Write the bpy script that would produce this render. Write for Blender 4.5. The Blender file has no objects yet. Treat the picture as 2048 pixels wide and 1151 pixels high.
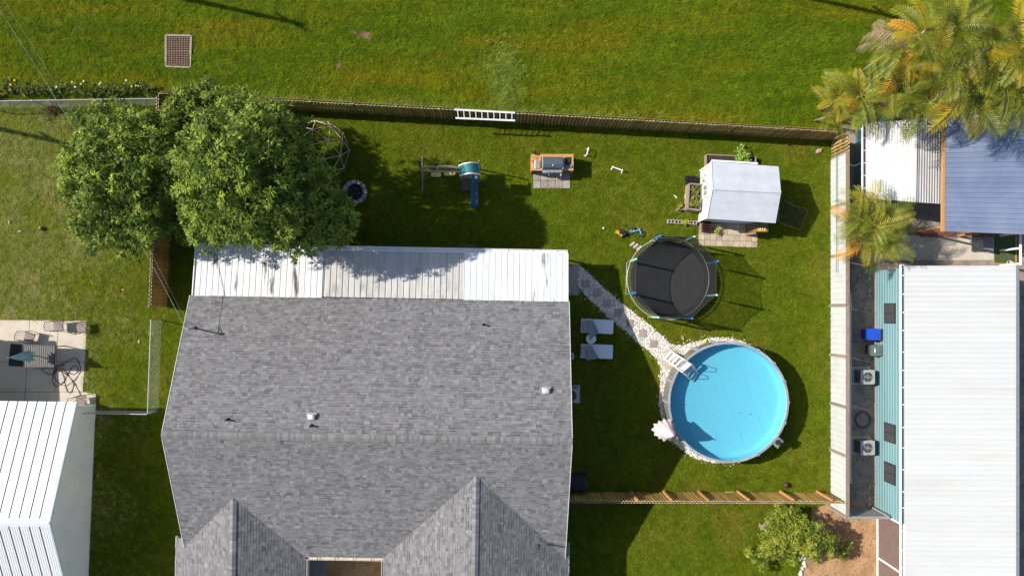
import bpy, bmesh, math, random
import numpy as np
from mathutils import Vector, Matrix

random.seed(7); rng = np.random.default_rng(7)
SC = bpy.context.scene
COL = SC.collection
PI = math.pi

# ------------------------------------------------------------------ camera, sky, sun, exposure
CAM_H, FOC, NADX, NADY = 37.93, 1365.33, 1010.0, 620.0
cam_d = bpy.data.cameras.new('camera'); cam = bpy.data.objects.new('camera', cam_d); COL.objects.link(cam)
cam.location = (0, 0, CAM_H); cam.rotation_euler = (0, 0, 0)
cam_d.lens = 24.0; cam_d.sensor_width = 36.0; cam_d.sensor_fit = 'HORIZONTAL'
cam_d.shift_x = (1024 - NADX) / 2048; cam_d.shift_y = (NADY - 575.5) / 2048
cam_d.clip_start = 0.5; cam_d.clip_end = 2000
SC.camera = cam
SUN_EL, SUN_SLOPE = 38.0, 0.22
wd = bpy.data.worlds.new('World'); SC.world = wd; wd.use_nodes = True
wn = wd.node_tree.nodes; wl = wd.node_tree.links
sky = wn.new('ShaderNodeTexSky'); sky.sky_type = 'NISHITA'; sky.sun_disc = False
sky.sun_elevation = math.radians(SUN_EL); sky.sun_rotation = math.atan2(-1.0, SUN_SLOPE)
sky.air_density = 1.0; sky.dust_density = 1.2; sky.ozone_density = 1.0
bg = wn['Background']; bg.inputs['Strength'].default_value = 0.10
wl.new(sky.outputs[0], bg.inputs['Color'])
sun_d = bpy.data.lights.new('sun', 'SUN'); sun_d.energy = 5.0; sun_d.angle = math.radians(0.53); sun_d.color = (1.0, 0.95, 0.86)
sun = bpy.data.objects.new('sun', sun_d); COL.objects.link(sun)
_h = Vector((1, -SUN_SLOPE)).normalized() * math.cos(math.radians(SUN_EL))
sun.rotation_euler = Vector((_h.x, _h.y, -math.sin(math.radians(SUN_EL)))).to_track_quat('-Z', 'Y').to_euler()
sun.location = (-40, 10, 50)
SC.view_settings.view_transform = 'Standard'; SC.view_settings.look = 'None'
SC.view_settings.gamma = 1.0; SC.view_settings.exposure = 0.48; SC.view_settings.use_curve_mapping = False
SC.render.engine = 'CYCLES'
SC.cycles.max_bounces = 8; SC.cycles.transparent_max_bounces = 16
SC.cycles.use_denoising = True

def P(px, py, z=0.0):
    k = (CAM_H - z) / FOC
    return Vector(((px - NADX) * k, (NADY - py) * k, z))

# ------------------------------------------------------------------ materials
MATS = {}
def mat(name, c1, c2=None, scale=4.0, rough=0.8, bump=0.0, bscale=40.0, rnd=0.0, metal=0.0, spec=0.35, trans=0.0, stretch=(1, 1, 1), attr=None, contrast=(0.35, 0.65), c3=None, scale3=0.5, con3=(0.45, 0.6), coat=0.0, ocoord=False, attr_mul=None):
    """procedural surface: two colours mixed by noise in world space, a third in larger patches, per-object value variation, fine bump."""
    if name in MATS: return MATS[name]
    m = bpy.data.materials.new(name); m.use_nodes = True; MATS[name] = m
    N, L = m.node_tree.nodes, m.node_tree.links
    b = N['Principled BSDF']
    b.inputs['Roughness'].default_value = rough; b.inputs['Metallic'].default_value = metal
    b.inputs['Specular IOR Level'].default_value = spec
    if coat: b.inputs['Coat Weight'].default_value = coat
    geo = N.new('ShaderNodeNewGeometry'); mp = N.new('ShaderNodeMapping'); mp.inputs['Scale'].default_value = stretch
    if ocoord:
        tc = N.new('ShaderNodeTexCoord'); L.new(tc.outputs['Object'], mp.inputs['Vector'])
    else:
        L.new(geo.outputs['Position'], mp.inputs['Vector'])
    def ramp(sc, lo, hi, detail=6):
        n = N.new('ShaderNodeTexNoise'); n.inputs['Scale'].default_value = sc; n.inputs['Detail'].default_value = detail
        n.inputs['Roughness'].default_value = 0.62
        L.new(mp.outputs[0], n.inputs['Vector'])
        r = N.new('ShaderNodeMapRange'); r.inputs['From Min'].default_value = lo; r.inputs['From Max'].default_value = hi
        L.new(n.outputs['Fac'], r.inputs['Value']); return r.outputs[0]
    def mixc(fac, a, bb):
        x = N.new('ShaderNodeMix'); x.data_type = 'RGBA'
        if hasattr(fac, 'links'): L.new(fac, x.inputs['Factor'])
        else: x.inputs['Factor'].default_value = fac
        for s, v in ((x.inputs[6], a), (x.inputs[7], bb)):
            if hasattr(v, 'links'): L.new(v, s)
            else: s.default_value = (*v, 1)
        return x.outputs[2]
    col = None
    if attr:
        at = N.new('ShaderNodeAttribute'); at.attribute_name = attr
        col = mixc(at.outputs['Fac'], c1, c2)
    elif c2 is not None: col = mixc(ramp(scale, *contrast), c1, c2)
    if c3 is not None: col = mixc(ramp(scale3, *con3), col if col else c1, c3)
    if attr_mul:
        at = N.new('ShaderNodeAttribute'); at.attribute_name = attr_mul
        x = N.new('ShaderNodeMix'); x.data_type = 'RGBA'; x.blend_type = 'MULTIPLY'; x.inputs['Factor'].default_value = 1
        L.new(col, x.inputs[6]); L.new(at.outputs['Color'], x.inputs[7]); col = x.outputs[2]
    if rnd:
        oi = N.new('ShaderNodeObjectInfo'); r = N.new('ShaderNodeMapRange')
        r.inputs['To Min'].default_value = 1 - rnd; r.inputs['To Max'].default_value = 1 + rnd
        L.new(oi.outputs['Random'], r.inputs['Value'])
        h = N.new('ShaderNodeHueSaturation'); L.new(r.outputs[0], h.inputs['Value'])
        if col: L.new(col, h.inputs['Color'])
        else: h.inputs['Color'].default_value = (*c1, 1)
        col = h.outputs[0]
    if col: L.new(col, b.inputs['Base Color'])
    else: b.inputs['Base Color'].default_value = (*c1, 1)
    if bump:
        n = N.new('ShaderNodeTexNoise'); n.inputs['Scale'].default_value = bscale; n.inputs['Detail'].default_value = 5
        L.new(mp.outputs[0], n.inputs['Vector'])
        bp = N.new('ShaderNodeBump'); bp.inputs['Strength'].default_value = bump; bp.inputs['Distance'].default_value = 0.02
        L.new(n.outputs['Fac'], bp.inputs['Height']); L.new(bp.outputs[0], b.inputs['Normal'])
    if trans:
        out = N['Material Output']; t = N.new('ShaderNodeBsdfTranslucent')
        if col: L.new(col, t.inputs['Color'])
        else: t.inputs['Color'].default_value = (*c1, 1)
        ms = N.new('ShaderNodeMixShader'); ms.inputs[0].default_value = trans
        L.new(b.outputs[0], ms.inputs[1]); L.new(t.outputs[0], ms.inputs[2]); L.new(ms.outputs[0], out.inputs['Surface'])
    return m

def seethrough(name, color, opacity, rough=0.7):
    """woven net: part of the light passes between the threads"""
    m = bpy.data.materials.new(name); m.use_nodes = True
    N, L = m.node_tree.nodes, m.node_tree.links
    b = N['Principled BSDF']; b.inputs['Base Color'].default_value = (*color, 1); b.inputs['Roughness'].default_value = rough; b.inputs['Specular IOR Level'].default_value = .2
    t = N.new('ShaderNodeBsdfTransparent'); ms = N.new('ShaderNodeMixShader'); ms.inputs[0].default_value = opacity
    # a ray that meets the threads at a slant passes through more of them
    g = N.new('ShaderNodeNewGeometry'); d = N.new('ShaderNodeVectorMath'); d.operation = 'DOT_PRODUCT'
    L.new(g.outputs['Incoming'], d.inputs[0]); L.new(g.outputs['True Normal'], d.inputs[1])
    def ma(op, a, b=None):
        q = N.new('ShaderNodeMath'); q.operation = op
        for i, v in enumerate((a, b)):
            if v is None: continue
            if hasattr(v, 'links'): L.new(v, q.inputs[i])
            else: q.inputs[i].default_value = v
        return q.outputs[0]
    k = ma('DIVIDE', 1.0, ma('MAXIMUM', ma('ABSOLUTE', d.outputs['Value']), 0.08))
    L.new(ma('SUBTRACT', 1.0, ma('POWER', 1.0 - opacity, k)), ms.inputs[0])
    L.new(t.outputs[0], ms.inputs[1]); L.new(b.outputs[0], ms.inputs[2]); L.new(ms.outputs[0], N['Material Output'].inputs['Surface'])
    return m

def water_mat():
    m = bpy.data.materials.new('pool_water'); m.use_nodes = True
    N, L = m.node_tree.nodes, m.node_tree.links
    N.remove(N['Principled BSDF'])
    t = N.new('ShaderNodeBsdfTransparent'); t.inputs['Color'].default_value = (0.74, 0.95, 0.98, 1)
    g = N.new('ShaderNodeBsdfGlossy'); g.inputs['Roughness'].default_value = 0.03
    f = N.new('ShaderNodeFresnel'); f.inputs['IOR'].default_value = 1.33
    n = N.new('ShaderNodeTexNoise'); n.inputs['Scale'].default_value = 2.2; n.inputs['Detail'].default_value = 4
    geo = N.new('ShaderNodeNewGeometry'); L.new(geo.outputs['Position'], n.inputs['Vector'])
    bp = N.new('ShaderNodeBump'); bp.inputs['Strength'].default_value = 0.12; bp.inputs['Distance'].default_value = 0.05
    L.new(n.outputs['Fac'], bp.inputs['Height']); L.new(bp.outputs[0], g.inputs['Normal']); L.new(bp.outputs[0], f.inputs['Normal'])
    ms = N.new('ShaderNodeMixShader'); L.new(f.outputs[0], ms.inputs[0]); L.new(t.outputs[0], ms.inputs[1]); L.new(g.outputs[0], ms.inputs[2])
    L.new(ms.outputs[0], N['Material Output'].inputs['Surface'])
    return m

# ------------------------------------------------------------------ mesh builder
ORIG = {}
class MB:
    def __init__(s): s.v, s.f, s.a = [], [], []
    def add(s, vs, fs, a=None):
        o = len(s.v); s.v += [tuple(v) for v in vs]; s.f += [tuple(i + o for i in f) for f in fs]
        s.a += [a if a is not None else 0.5] * len(vs); return s
    def box(s, c, d, rz=0.0, M=None, a=None):
        x, y, z = (q / 2 for q in d)
        vs = [Vector((i * x, j * y, k * z)) for i in (-1, 1) for j in (-1, 1) for k in (-1, 1)]
        R = M if M is not None else Matrix.Rotation(rz, 3, 'Z')
        vs = [R @ v + Vector(c) for v in vs]
        return s.add(vs, [(0, 1, 3, 2), (4, 6, 7, 5), (0, 4, 5, 1), (2, 3, 7, 6), (0, 2, 6, 4), (1, 5, 7, 3)], a)
    def bar(s, p, q, w, h, up=(0, 0, 1), a=None):
        p, q = Vector(p), Vector(q); d = q - p; L = d.length
        if L < 1e-6: return s
        x = d / L; u = Vector(up)
        if abs(x.dot(u)) > 0.98: u = Vector((0, 1, 0))
        y = u.cross(x).normalized(); z = x.cross(y)
        M = Matrix((x, y, z)).transposed()
        return s.box((p + q) / 2, (L, w, h), M=M, a=a)
    def tube(s, pts, r, n=6, closed=False, a=None):
        pts = [Vector(p) for p in pts]; m = len(pts); rs = r if isinstance(r, (list, tuple)) else [r] * m
        vs, fs = [], []; prev = None
        for i, p in enumerate(pts):
            if closed: t = pts[(i + 1) % m] - pts[i - 1]
            else: t = pts[min(i + 1, m - 1)] - pts[max(i - 1, 0)]
            t = t.normalized() if t.length > 1e-9 else Vector((0, 0, 1))
            if prev is None:
                ref = Vector((0, 0, 1)) if abs(t.z) < 0.9 else Vector((1, 0, 0)); x = ref.cross(t).normalized()
            else:
                x = prev - t * prev.dot(t); x = x.normalized() if x.length > 1e-6 else Vector((1, 0, 0))
            prev = x; y = t.cross(x)
            for k in range(n):
                g = 2 * PI * k / n; vs.append(p + (x * math.cos(g) + y * math.sin(g)) * rs[i])
        for i in range(m if closed else m - 1):
            j = (i + 1) % m
            for k in range(n):
                l = (k + 1) % n; fs.append((i * n + k, i * n + l, j * n + l, j * n + k))
        if not closed: fs += [tuple(range(n - 1, -1, -1)), tuple((m - 1) * n + k for k in range(n))]
        return s.add(vs, fs, a)
    def lathe(s, c, prof, n=24, a=None, caps=True, sx=1.0, sy=1.0, rz=0.0):
        c = Vector(c); vs, fs = [], []; m = len(prof)
        for r, z in prof:
            for k in range(n):
                g = 2 * PI * k / n; x, y = r * math.cos(g) * sx, r * math.sin(g) * sy
                vs.append(c + Vector((x * math.cos(rz) - y * math.sin(rz), x * math.sin(rz) + y * math.cos(rz), z)))
        for i in range(m - 1):
            for k in range(n):
                l = (k + 1) % n; fs.append((i * n + k, i * n + l, (i + 1) * n + l, (i + 1) * n + k))
        if caps: fs += [tuple(range(n - 1, -1, -1)), tuple((m - 1) * n + k for k in range(n))]
        return s.add(vs, fs, a)
    def ball(s, c, r, n=12, sz=1.0, a=None):
        return s.lathe(c, [(max(0.001, r * math.sin(PI * i / 8)), -r * sz * math.cos(PI * i / 8)) for i in range(9)], n, a)
    def prism(s, pts, z0, z1, a=None):
        n = len(pts); vs = [(p[0], p[1], z0) for p in pts] + [(p[0], p[1], z1) for p in pts]
        fs = [tuple(range(n - 1, -1, -1)), tuple(range(n, 2 * n))] + [(i, (i + 1) % n, n + (i + 1) % n, n + i) for i in range(n)]
        return s.add(vs, fs, a)
    def slab(s, quad, th, a=None):
        """four corners (top face) thickened downwards along the normal"""
        q = [Vector(v) for v in quad]; nn = (q[1] - q[0]).cross(q[3] - q[0]).normalized()
        if nn.z < 0: q.reverse(); nn = -nn
        return s.add(q + [v - nn * th for v in q], [(0, 1, 2, 3), (7, 6, 5, 4), (0, 4, 5, 1), (1, 5, 6, 2), (2, 6, 7, 3), (3, 7, 4, 0)], a)
    def obj(s, name, m, parent=None, smooth=False, kind=None, attr=None):
        o0 = ORIG.get(parent.name, Vector()) if parent is not None else Vector()
        me = bpy.data.meshes.new(name)
        me.from_pydata([(v[0] - o0.x, v[1] - o0.y, v[2] - o0.z) for v in s.v], [], s.f)
        if attr:
            at = me.attributes.new(attr, 'FLOAT', 'POINT'); at.data.foreach_set('value', s.a)
        if smooth: me.polygons.foreach_set('use_smooth', [True] * len(me.polygons))
        me.materials.append(m); me.update()
        return link(name, me, parent, kind=kind)
def link(name, me, parent=None, loc=None, rz=None, kind=None):
    o = bpy.data.objects.new(name, me); COL.objects.link(o)
    if parent is not None:
        o.parent = parent; ORIG[o.name] = ORIG.get(parent.name, Vector()).copy()
    else: ORIG[o.name] = Vector()
    if loc is not None:
        o0 = ORIG.get(parent.name, Vector()) if parent is not None else Vector()
        o.location = Vector(loc) - o0
    if rz is not None: o.rotation_euler = rz if isinstance(rz, (tuple, list)) else (0, 0, rz)
    if kind: o['kind'] = kind
    return o
def npmesh(name, V, F, m, parent=None, attr=None, attname='tint', kind=None):
    """fast mesh from numpy arrays; F is (n, k) with k corners a face"""
    o0 = ORIG.get(parent.name, Vector()) if parent is not None else Vector()
    V = np.asarray(V, dtype=np.float32) - np.array(o0, dtype=np.float32)
    me = bpy.data.meshes.new(name); me.vertices.add(len(V)); me.vertices.foreach_set('co', V.ravel())
    k = F.shape[1]; me.loops.add(F.size); me.loops.foreach_set('vertex_index', F.astype(np.int32).ravel())
    me.polygons.add(len(F)); me.polygons.foreach_set('loop_start', np.arange(0, F.size, k, dtype=np.int32))
    if attr is not None:
        at = me.attributes.new(attname, 'FLOAT', 'POINT'); at.data.foreach_set('value', np.asarray(attr, dtype=np.float32))
    me.materials.append(m); me.update(calc_edges=True); me.validate(); me.shade_flat()
    return link(name, me, parent, kind=kind)
def thing(name, label, cat, loc=(0, 0, 0), group=None):
    o = bpy.data.objects.new(name, None); COL.objects.link(o); o.empty_display_size = 0.3
    o.location = loc; ORIG[o.name] = Vector(loc)
    o['label'] = label; o['category'] = cat
    if group: o['group'] = group
    return o
def tag(o, label, cat, group=None):
    o['label'] = label; o['category'] = cat
    if group: o['group'] = group
    return o
def struct(o): o['kind'] = 'structure'; return o
def dup(root, loc, rz=0.0, label=None, group=None):
    r = root.copy(); COL.objects.link(r); r.location = loc; r.rotation_euler = (0, 0, rz); ORIG[r.name] = Vector(loc)
    if label: r['label'] = label
    if group: r['group'] = group
    for ch in list(root.children):
        c = ch.copy(); COL.objects.link(c); c.parent = r
        for g in ch.children:
            d = g.copy(); COL.objects.link(d); d.parent = c
    return r
def inpoly(x, y, poly):
    r = np.zeros(len(x), bool); n = len(poly)
    for i in range(n):
        x1, y1 = poly[i][0], poly[i][1]; x2, y2 = poly[(i + 1) % n][0], poly[(i + 1) % n][1]
        if y1 == y2: continue
        c = ((y1 > y) != (y2 > y)) & (x < (x2 - x1) * (y - y1) / (y2 - y1) + x1); r ^= c
    return r
def scatter(name, pts, rot, sc, protos, kind='stuff', parent=None):
    """one object whose geometry nodes put loose pieces on the given points"""
    me = bpy.data.meshes.new(name); me.vertices.add(len(pts)); me.vertices.foreach_set('co', np.asarray(pts, np.float32).ravel())
    a = me.attributes.new('rot', 'FLOAT_VECTOR', 'POINT'); a.data.foreach_set('vector', np.asarray(rot, np.float32).ravel())
    a = me.attributes.new('sc', 'FLOAT', 'POINT'); a.data.foreach_set('value', np.asarray(sc, np.float32))
    me.update(); o = link(name, me, parent, kind=kind)
    pc = bpy.data.collections.new(name + '_pieces')
    for q in protos: pc.objects.link(bpy.data.objects.new(name + '_piece', q))
    ng = bpy.data.node_groups.new(name, 'GeometryNodeTree')
    ng.interface.new_socket('Geometry', in_out='INPUT', socket_type='NodeSocketGeometry')
    ng.interface.new_socket('Geometry', in_out='OUTPUT', socket_type='NodeSocketGeometry')
    N, L = ng.nodes, ng.links
    gi = N.new('NodeGroupInput'); go = N.new('NodeGroupOutput'); ip = N.new('GeometryNodeInstanceOnPoints')
    ci = N.new('GeometryNodeCollectionInfo'); ci.inputs['Collection'].default_value = pc
    ci.inputs['Separate Children'].default_value = True; ci.inputs['Reset Children'].default_value = True
    ip.inputs['Pick Instance'].default_value = True
    ra = N.new('GeometryNodeInputNamedAttribute'); ra.data_type = 'FLOAT_VECTOR'; ra.inputs['Name'].default_value = 'rot'
    sa = N.new('GeometryNodeInputNamedAttribute'); sa.data_type = 'FLOAT'; sa.inputs['Name'].default_value = 'sc'
    ri = N.new('FunctionNodeRandomValue'); ri.data_type = 'INT'
    for s in ri.inputs:
        if s.type == 'INT' and s.name == 'Min': s.default_value = 0
        if s.type == 'INT' and s.name == 'Max': s.default_value = len(protos) - 1
    L.new(gi.outputs[0], ip.inputs['Points']); L.new(ci.outputs[0], ip.inputs['Instance'])
    L.new(ra.outputs['Attribute'], ip.inputs['Rotation']); L.new(sa.outputs['Attribute'], ip.inputs['Scale'])
    L.new([s for s in ri.outputs if s.type == 'INT'][0], ip.inputs['Instance Index'])
    L.new(ip.outputs[0], go.inputs[0])
    md = o.modifiers.new('scatter', 'NODES'); md.node_group = ng
    return o

WHITE = mat('white_paint', (0.80, 0.80, 0.79), (0.72, 0.72, 0.70), 2.0, rough=0.45)
WHITE2 = mat('white_plastic', (0.78, 0.78, 0.76), (0.68, 0.68, 0.67), 6.0, rough=0.4)
DARK = mat('black_plastic', (0.015, 0.015, 0.017), (0.03, 0.03, 0.032), 8.0, rough=0.5)
GREYM = mat('grey_metal', (0.35, 0.36, 0.37), (0.26, 0.27, 0.28), 5.0, rough=0.45, metal=0.4)
ALU = mat('bare_aluminium', (0.75, 0.76, 0.77), (0.6, 0.61, 0.62), 5.0, rough=0.35, metal=0.7)
FWOOD = mat('fence_wood', (0.37, 0.245, 0.085), (0.25, 0.165, 0.06), 3.0, rough=0.85, bump=0.3, rnd=0.30, stretch=(6, 6, 1))
ENDG = mat('cut_board_end', (0.52, 0.46, 0.36), (0.40, 0.35, 0.27), 5.0, rough=0.9, rnd=0.25)
TWOOD = mat('orange_timber', (0.50, 0.27, 0.10), (0.36, 0.19, 0.07), 3.0, rough=0.75, bump=0.2, rnd=0.22, stretch=(1, 6, 6))
GWOOD = mat('weathered_wood', (0.33, 0.25, 0.19), (0.22, 0.165, 0.125), 2.5, rough=0.9, bump=0.3, rnd=0.2, stretch=(6, 1, 6))
CONC = mat('concrete', (0.54, 0.475, 0.39), (0.45, 0.395, 0.325), 1.4, rough=0.9, bump=0.15, bscale=60, rnd=0.08, c3=(0.38, 0.335, 0.28), scale3=0.6, con3=(0.5, 0.75))
PAVER = mat('tan_paver', (0.46, 0.37, 0.27), (0.36, 0.29, 0.215), 5.0, rough=0.9, bump=0.2, rnd=0.2)
PAVG = mat('grey_paver', (0.36, 0.31, 0.27), (0.27, 0.235, 0.205), 5.0, rough=0.9, bump=0.2, rnd=0.2)
SOIL = mat('dark_soil', (0.055, 0.042, 0.032), (0.03, 0.023, 0.018), 6.0, rough=0.95, bump=0.6, bscale=25)
MULCH = mat('bark_mulch', (0.52, 0.32, 0.16), (0.30, 0.17, 0.085), 18.0, rough=0.95, bump=0.8, bscale=30, c3=(0.30, 0.17, 0.08), scale3=1.2)
LEAF = mat('tree_leaf', (0.036, 0.085, 0.010), (0.40, 0.49, 0.065), attr='tint', rough=0.5, spec=0.22, trans=0.25)
HEDGEL = mat('hedge_leaf', (0.05, 0.10, 0.008), (0.34, 0.30, 0.03), attr='tint', rough=0.5, trans=0.25)
BUSHL = mat('bush_leaf', (0.075, 0.155, 0.014), (0.44, 0.40, 0.035), attr='tint', rough=0.45, trans=0.25)
LIMEL = mat('lime_leaf', (0.14, 0.28, 0.03), (0.34, 0.46, 0.06), attr='tint', rough=0.5, trans=0.3)
BARK = mat('tree_bark', (0.16, 0.12, 0.09), (0.09, 0.07, 0.055), 8.0, rough=0.95, bump=0.6)
PALE_BARK = mat('pale_palm_bark', (0.36, 0.31, 0.24), (0.24, 0.20, 0.15), 8.0, rough=0.9, bump=0.4)
TERRA = mat('terracotta', (0.42, 0.17, 0.08), (0.33, 0.13, 0.06), 6.0, rough=0.85)

# ------------------------------------------------------------------ ground, paths, slabs
def patch(name, pts, z, m, pxs=True):
    w = [P(*p) for p in pts] if pxs else [Vector((*p, 0)) for p in pts]
    return struct(MB().prism(w, z - 0.05, z).obj(name, m))
GRASSG = mat('lawn_soil', (0.075, 0.095, 0.006), (0.11, 0.115, 0.010), 2.5, rough=1.0, spec=0.0, bump=0.8, bscale=18, c3=(0.14, 0.115, 0.025), scale3=0.5, con3=(0.58, 0.75))
g = MB(); g.add([(-400, -400, 0), (400, -400, 0), (400, 400, 0), (-400, 400, 0)], [(0, 1, 2, 3)]); struct(g.obj('ground', GRASSG))

PATIO_L = [(-160, 638), (174, 641), (172, 700), (166, 783), (192, 787), (193, 835), (-160, 835)]
DIRT = [(1664, 272), (1700, 232), (2200, 225), (2200, 1240), (1752, 1240), (1752, 1020), (1664, 1012)]
MULCH_P = [(1622, 1018), (1660, 1004), (1752, 1018), (1752, 1240), (1606, 1240), (1601, 1150), (1604, 1120), (1622, 1108)]
SLAB_R = [(1790, 468), (1800, 470), (1967, 476), (1987, 476), (1987, 520), (1790, 520)]
PATH = [(1159.6, 531), (1177, 545), (1202.7, 570.6), (1235, 599), (1259, 618), (1294, 645), (1324, 671.5), (1342, 687), (1363, 691), (1392, 682), (1421.6, 676), (1441, 797), (1321, 779), (1320, 733), (1313, 717), (1294, 698), (1270, 682), (1256.5, 665), (1219, 636.5), (1198.7, 617.7), (1173, 593), (1155.6, 570.6)]
PCX, PCY = 1441.0, 797.5
RING = [(PCX + (123.5 + (4 if 60 < math.degrees(a) % 360 < 150 else 0)) * math.cos(a), PCY + (123.5 + (4 if 60 < math.degrees(a) % 360 < 150 else 0)) * math.sin(a)) for a in [2 * PI * i / 64 for i in range(64)]]
STEP = [(1172, 567), (1193, 585), (1214, 606), (1236, 625), (1260, 646), (1285, 666), (1307, 687)]
SLAB_D = [(1120, 527), (1159, 528), (1158, 590), (1120, 590)]
RECESS = [(560, 1090), (800, 1090), (800, 1230), (560, 1230)]
PAV_B = [(1066, 329), (1140.5, 329), (1140.5, 377), (1066, 377)]
PAV_S = [(1397, 445), (1515, 448), (1515, 495), (1397, 491)]
DRAIN = [(333, 72), (384, 72), (381, 136), (333, 134)]
HOUSE_FP = [(440, 600), (1120, 610), (1118, 1240), (395, 1240)]
BARE = [(872, 497), (885, 489), (905, 493), (925, 486), (950, 489), (962, 497), (958, 506), (880, 506)]
SPOTS = [[(698, 64), (706, 60), (716, 64), (724, 60), (738, 64), (745, 72), (741, 84), (731, 82), (722, 72), (710, 70)], [(672, 127), (681, 124), (684, 133), (676, 140), (670, 135)], [(148, 56), (158, 52), (170, 54), (166, 60), (152, 60)], [(420, 70), (432, 67), (436, 76), (424, 78)]]

patch('patio', PATIO_L, 0.03, CONC)
JOINT = mat('slab_joint', (0.09, 0.08, 0.07), rough=0.95)
for a, b in (((60, 639), (48, 835)), ((-40, 723), (172, 723)), ((-40, 783), (166, 783)), ((118, 640), (110, 783))):
    j = MB().bar(P(*a) + Vector((0, 0, .031)), P(*b) + Vector((0, 0, .031)), 0.022, 0.004).obj('slab_joint', JOINT, bpy.data.objects['patio'])
DIRTM = mat('dirt_yard', (0.31, 0.255, 0.215), (0.18, 0.148, 0.125), 2.2, rough=0.95, bump=0.7, bscale=22, c3=(0.34, 0.25, 0.19), scale3=0.9, con3=(.5, .62))
patch('dirt_yard', DIRT, 0.012, DIRTM)
patch('mulch_bed', MULCH_P, 0.02, MULCH)
patch('entry_mulch', RECESS, 0.02, MULCH)
patch('concrete_slab', SLAB_R, 0.04, CONC)
patch('doorstep_slab', SLAB_D, 0.03, PAVG)
BSOIL = mat('bare_brown_soil', (0.20, 0.135, 0.075), (0.12, 0.08, 0.045), 7.0, rough=1, spec=0, bump=1.0, bscale=16)
for q in (BARE, *SPOTS): patch('bare_soil', q, 0.008, BSOIL)
patch('entry_slab', [(560, 1095), (653, 1095), (653, 1230), (560, 1230)], 0.06, mat('entry_concrete', (0.22, 0.23, 0.25), (0.17, 0.18, 0.20), 3, rough=.85))
TURF = mat('artificial_turf', (0.07, 0.10, 0.03), (0.05, 0.075, 0.022), 8, rough=0.95, bump=0.5, bscale=60)
patch('artificial_turf', [(1987, 466), (2036, 463), (2036, 527), (1989, 527)], 0.045, TURF)
REDG = mat('red_gravel', (0.28, 0.13, 0.085), (0.14, 0.07, 0.05), 7.0, rough=0.95, bump=1.0, bscale=14)
patch('red_gravel_strip', [(1840, 455), (1990, 455), (1990, 474), (1838, 474)], 0.05, REDG)
GRAVB = mat('gravel_bed', (0.58, 0.54, 0.49), (0.38, 0.35, 0.31), 22.0, rough=0.95, bump=0.8, bscale=26)
gp = patch('gravel_path', PATH, 0.012, GRAVB)
gr = patch('gravel_ring', RING, 0.008, GRAVB)
STONE = mat('white_gravel', (0.78, 0.73, 0.68), (0.58, 0.54, 0.49), 30.0, rough=0.85, rnd=0.35)

def rockmesh(name, m, r=1.0, flat=0.6):
    bm = bmesh.new(); bmesh.ops.create_icosphere(bm, subdivisions=1, radius=r)
    for v in bm.verts:
        v.co *= random.uniform(0.72, 1.2); v.co.z *= flat
    me = bpy.data.meshes.new(name); bm.to_mesh(me); bm.free(); me.materials.append(m); return me
rocks = [rockmesh('gravel_stone', STONE) for _ in range(4)]
Pw = [tuple(P(*p)[:2]) for p in PATH]; Rw = [tuple(P(*p)[:2]) for p in RING]
def pts_in(polys, dens, holes=()):
    allp = [q for p in polys for q in p]
    x0, x1 = min(q[0] for q in allp), max(q[0] for q in allp); y0, y1 = min(q[1] for q in allp), max(q[1] for q in allp)
    n = int((x1 - x0) * (y1 - y0) * dens); x = rng.uniform(x0, x1, n); y = rng.uniform(y0, y1, n)
    k = np.zeros(n, bool)
    for p in polys: k |= inpoly(x, y, p)
    for h in holes: k &= ~inpoly(x, y, h)
    return x[k], y[k]
steps_w = []
for (sx, sy) in STEP:
    c = P(sx, sy); steps_w.append([(c.x + dx * .21, c.y + dy * .21) for dx, dy in ((-1, -1), (1, -1), (1, 1), (-1, 1))])
pool_hole = [(P(PCX, PCY).x + 3.2 * math.cos(2 * PI * i / 40), P(PCX, PCY).y + 3.2 * math.sin(2 * PI * i / 40)) for i in range(40)]
x, y = pts_in([Pw, Rw], 420, steps_w + [pool_hole])
sx, sy = [], []
for poly_ in (Pw, Rw):                                              # stones kicked out over the edges
    for i in range(len(poly_)):
        a_, b_ = np.array(poly_[i]), np.array(poly_[(i + 1) % len(poly_)])
        for _ in range(int(np.linalg.norm(b_ - a_) * 9)):
            p_ = a_ + (b_ - a_) * rng.random() + rng.normal(0, .11, 2); sx.append(p_[0]); sy.append(p_[1])
sx, sy = np.array(sx), np.array(sy); k = ~inpoly(sx, sy, pool_hole); x, y = np.concatenate([x, sx[k]]), np.concatenate([y, sy[k]])
n = len(x)
scatter('gravel', np.stack([x, y, np.full(n, 0.02)], 1), rng.uniform(0, 6.28, (n, 3)), rng.uniform(0.025, 0.062, n), rocks)
stepm = MB().box((0, 0, 0.02), (0.42, 0.42, 0.05)).v
for i, (sx, sy) in enumerate(STEP):
    if i == 0:
        b = bmesh.new(); bmesh.ops.create_cube(b, size=1)
        for v in b.verts: v.co = Vector((v.co.x * 0.42, v.co.y * 0.42, v.co.z * 0.06))
        bmesh.ops.bevel(b, geom=b.edges[:], offset=0.012, segments=1, affect='EDGES')
        stepme = bpy.data.meshes.new('stepping_stone'); b.to_mesh(stepme); b.free(); stepme.materials.append(PAVG)
    c = P(sx, sy); link('stepping_stone', stepme, gp, (c.x, c.y, 0.045), random.uniform(-.12, .12))

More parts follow.
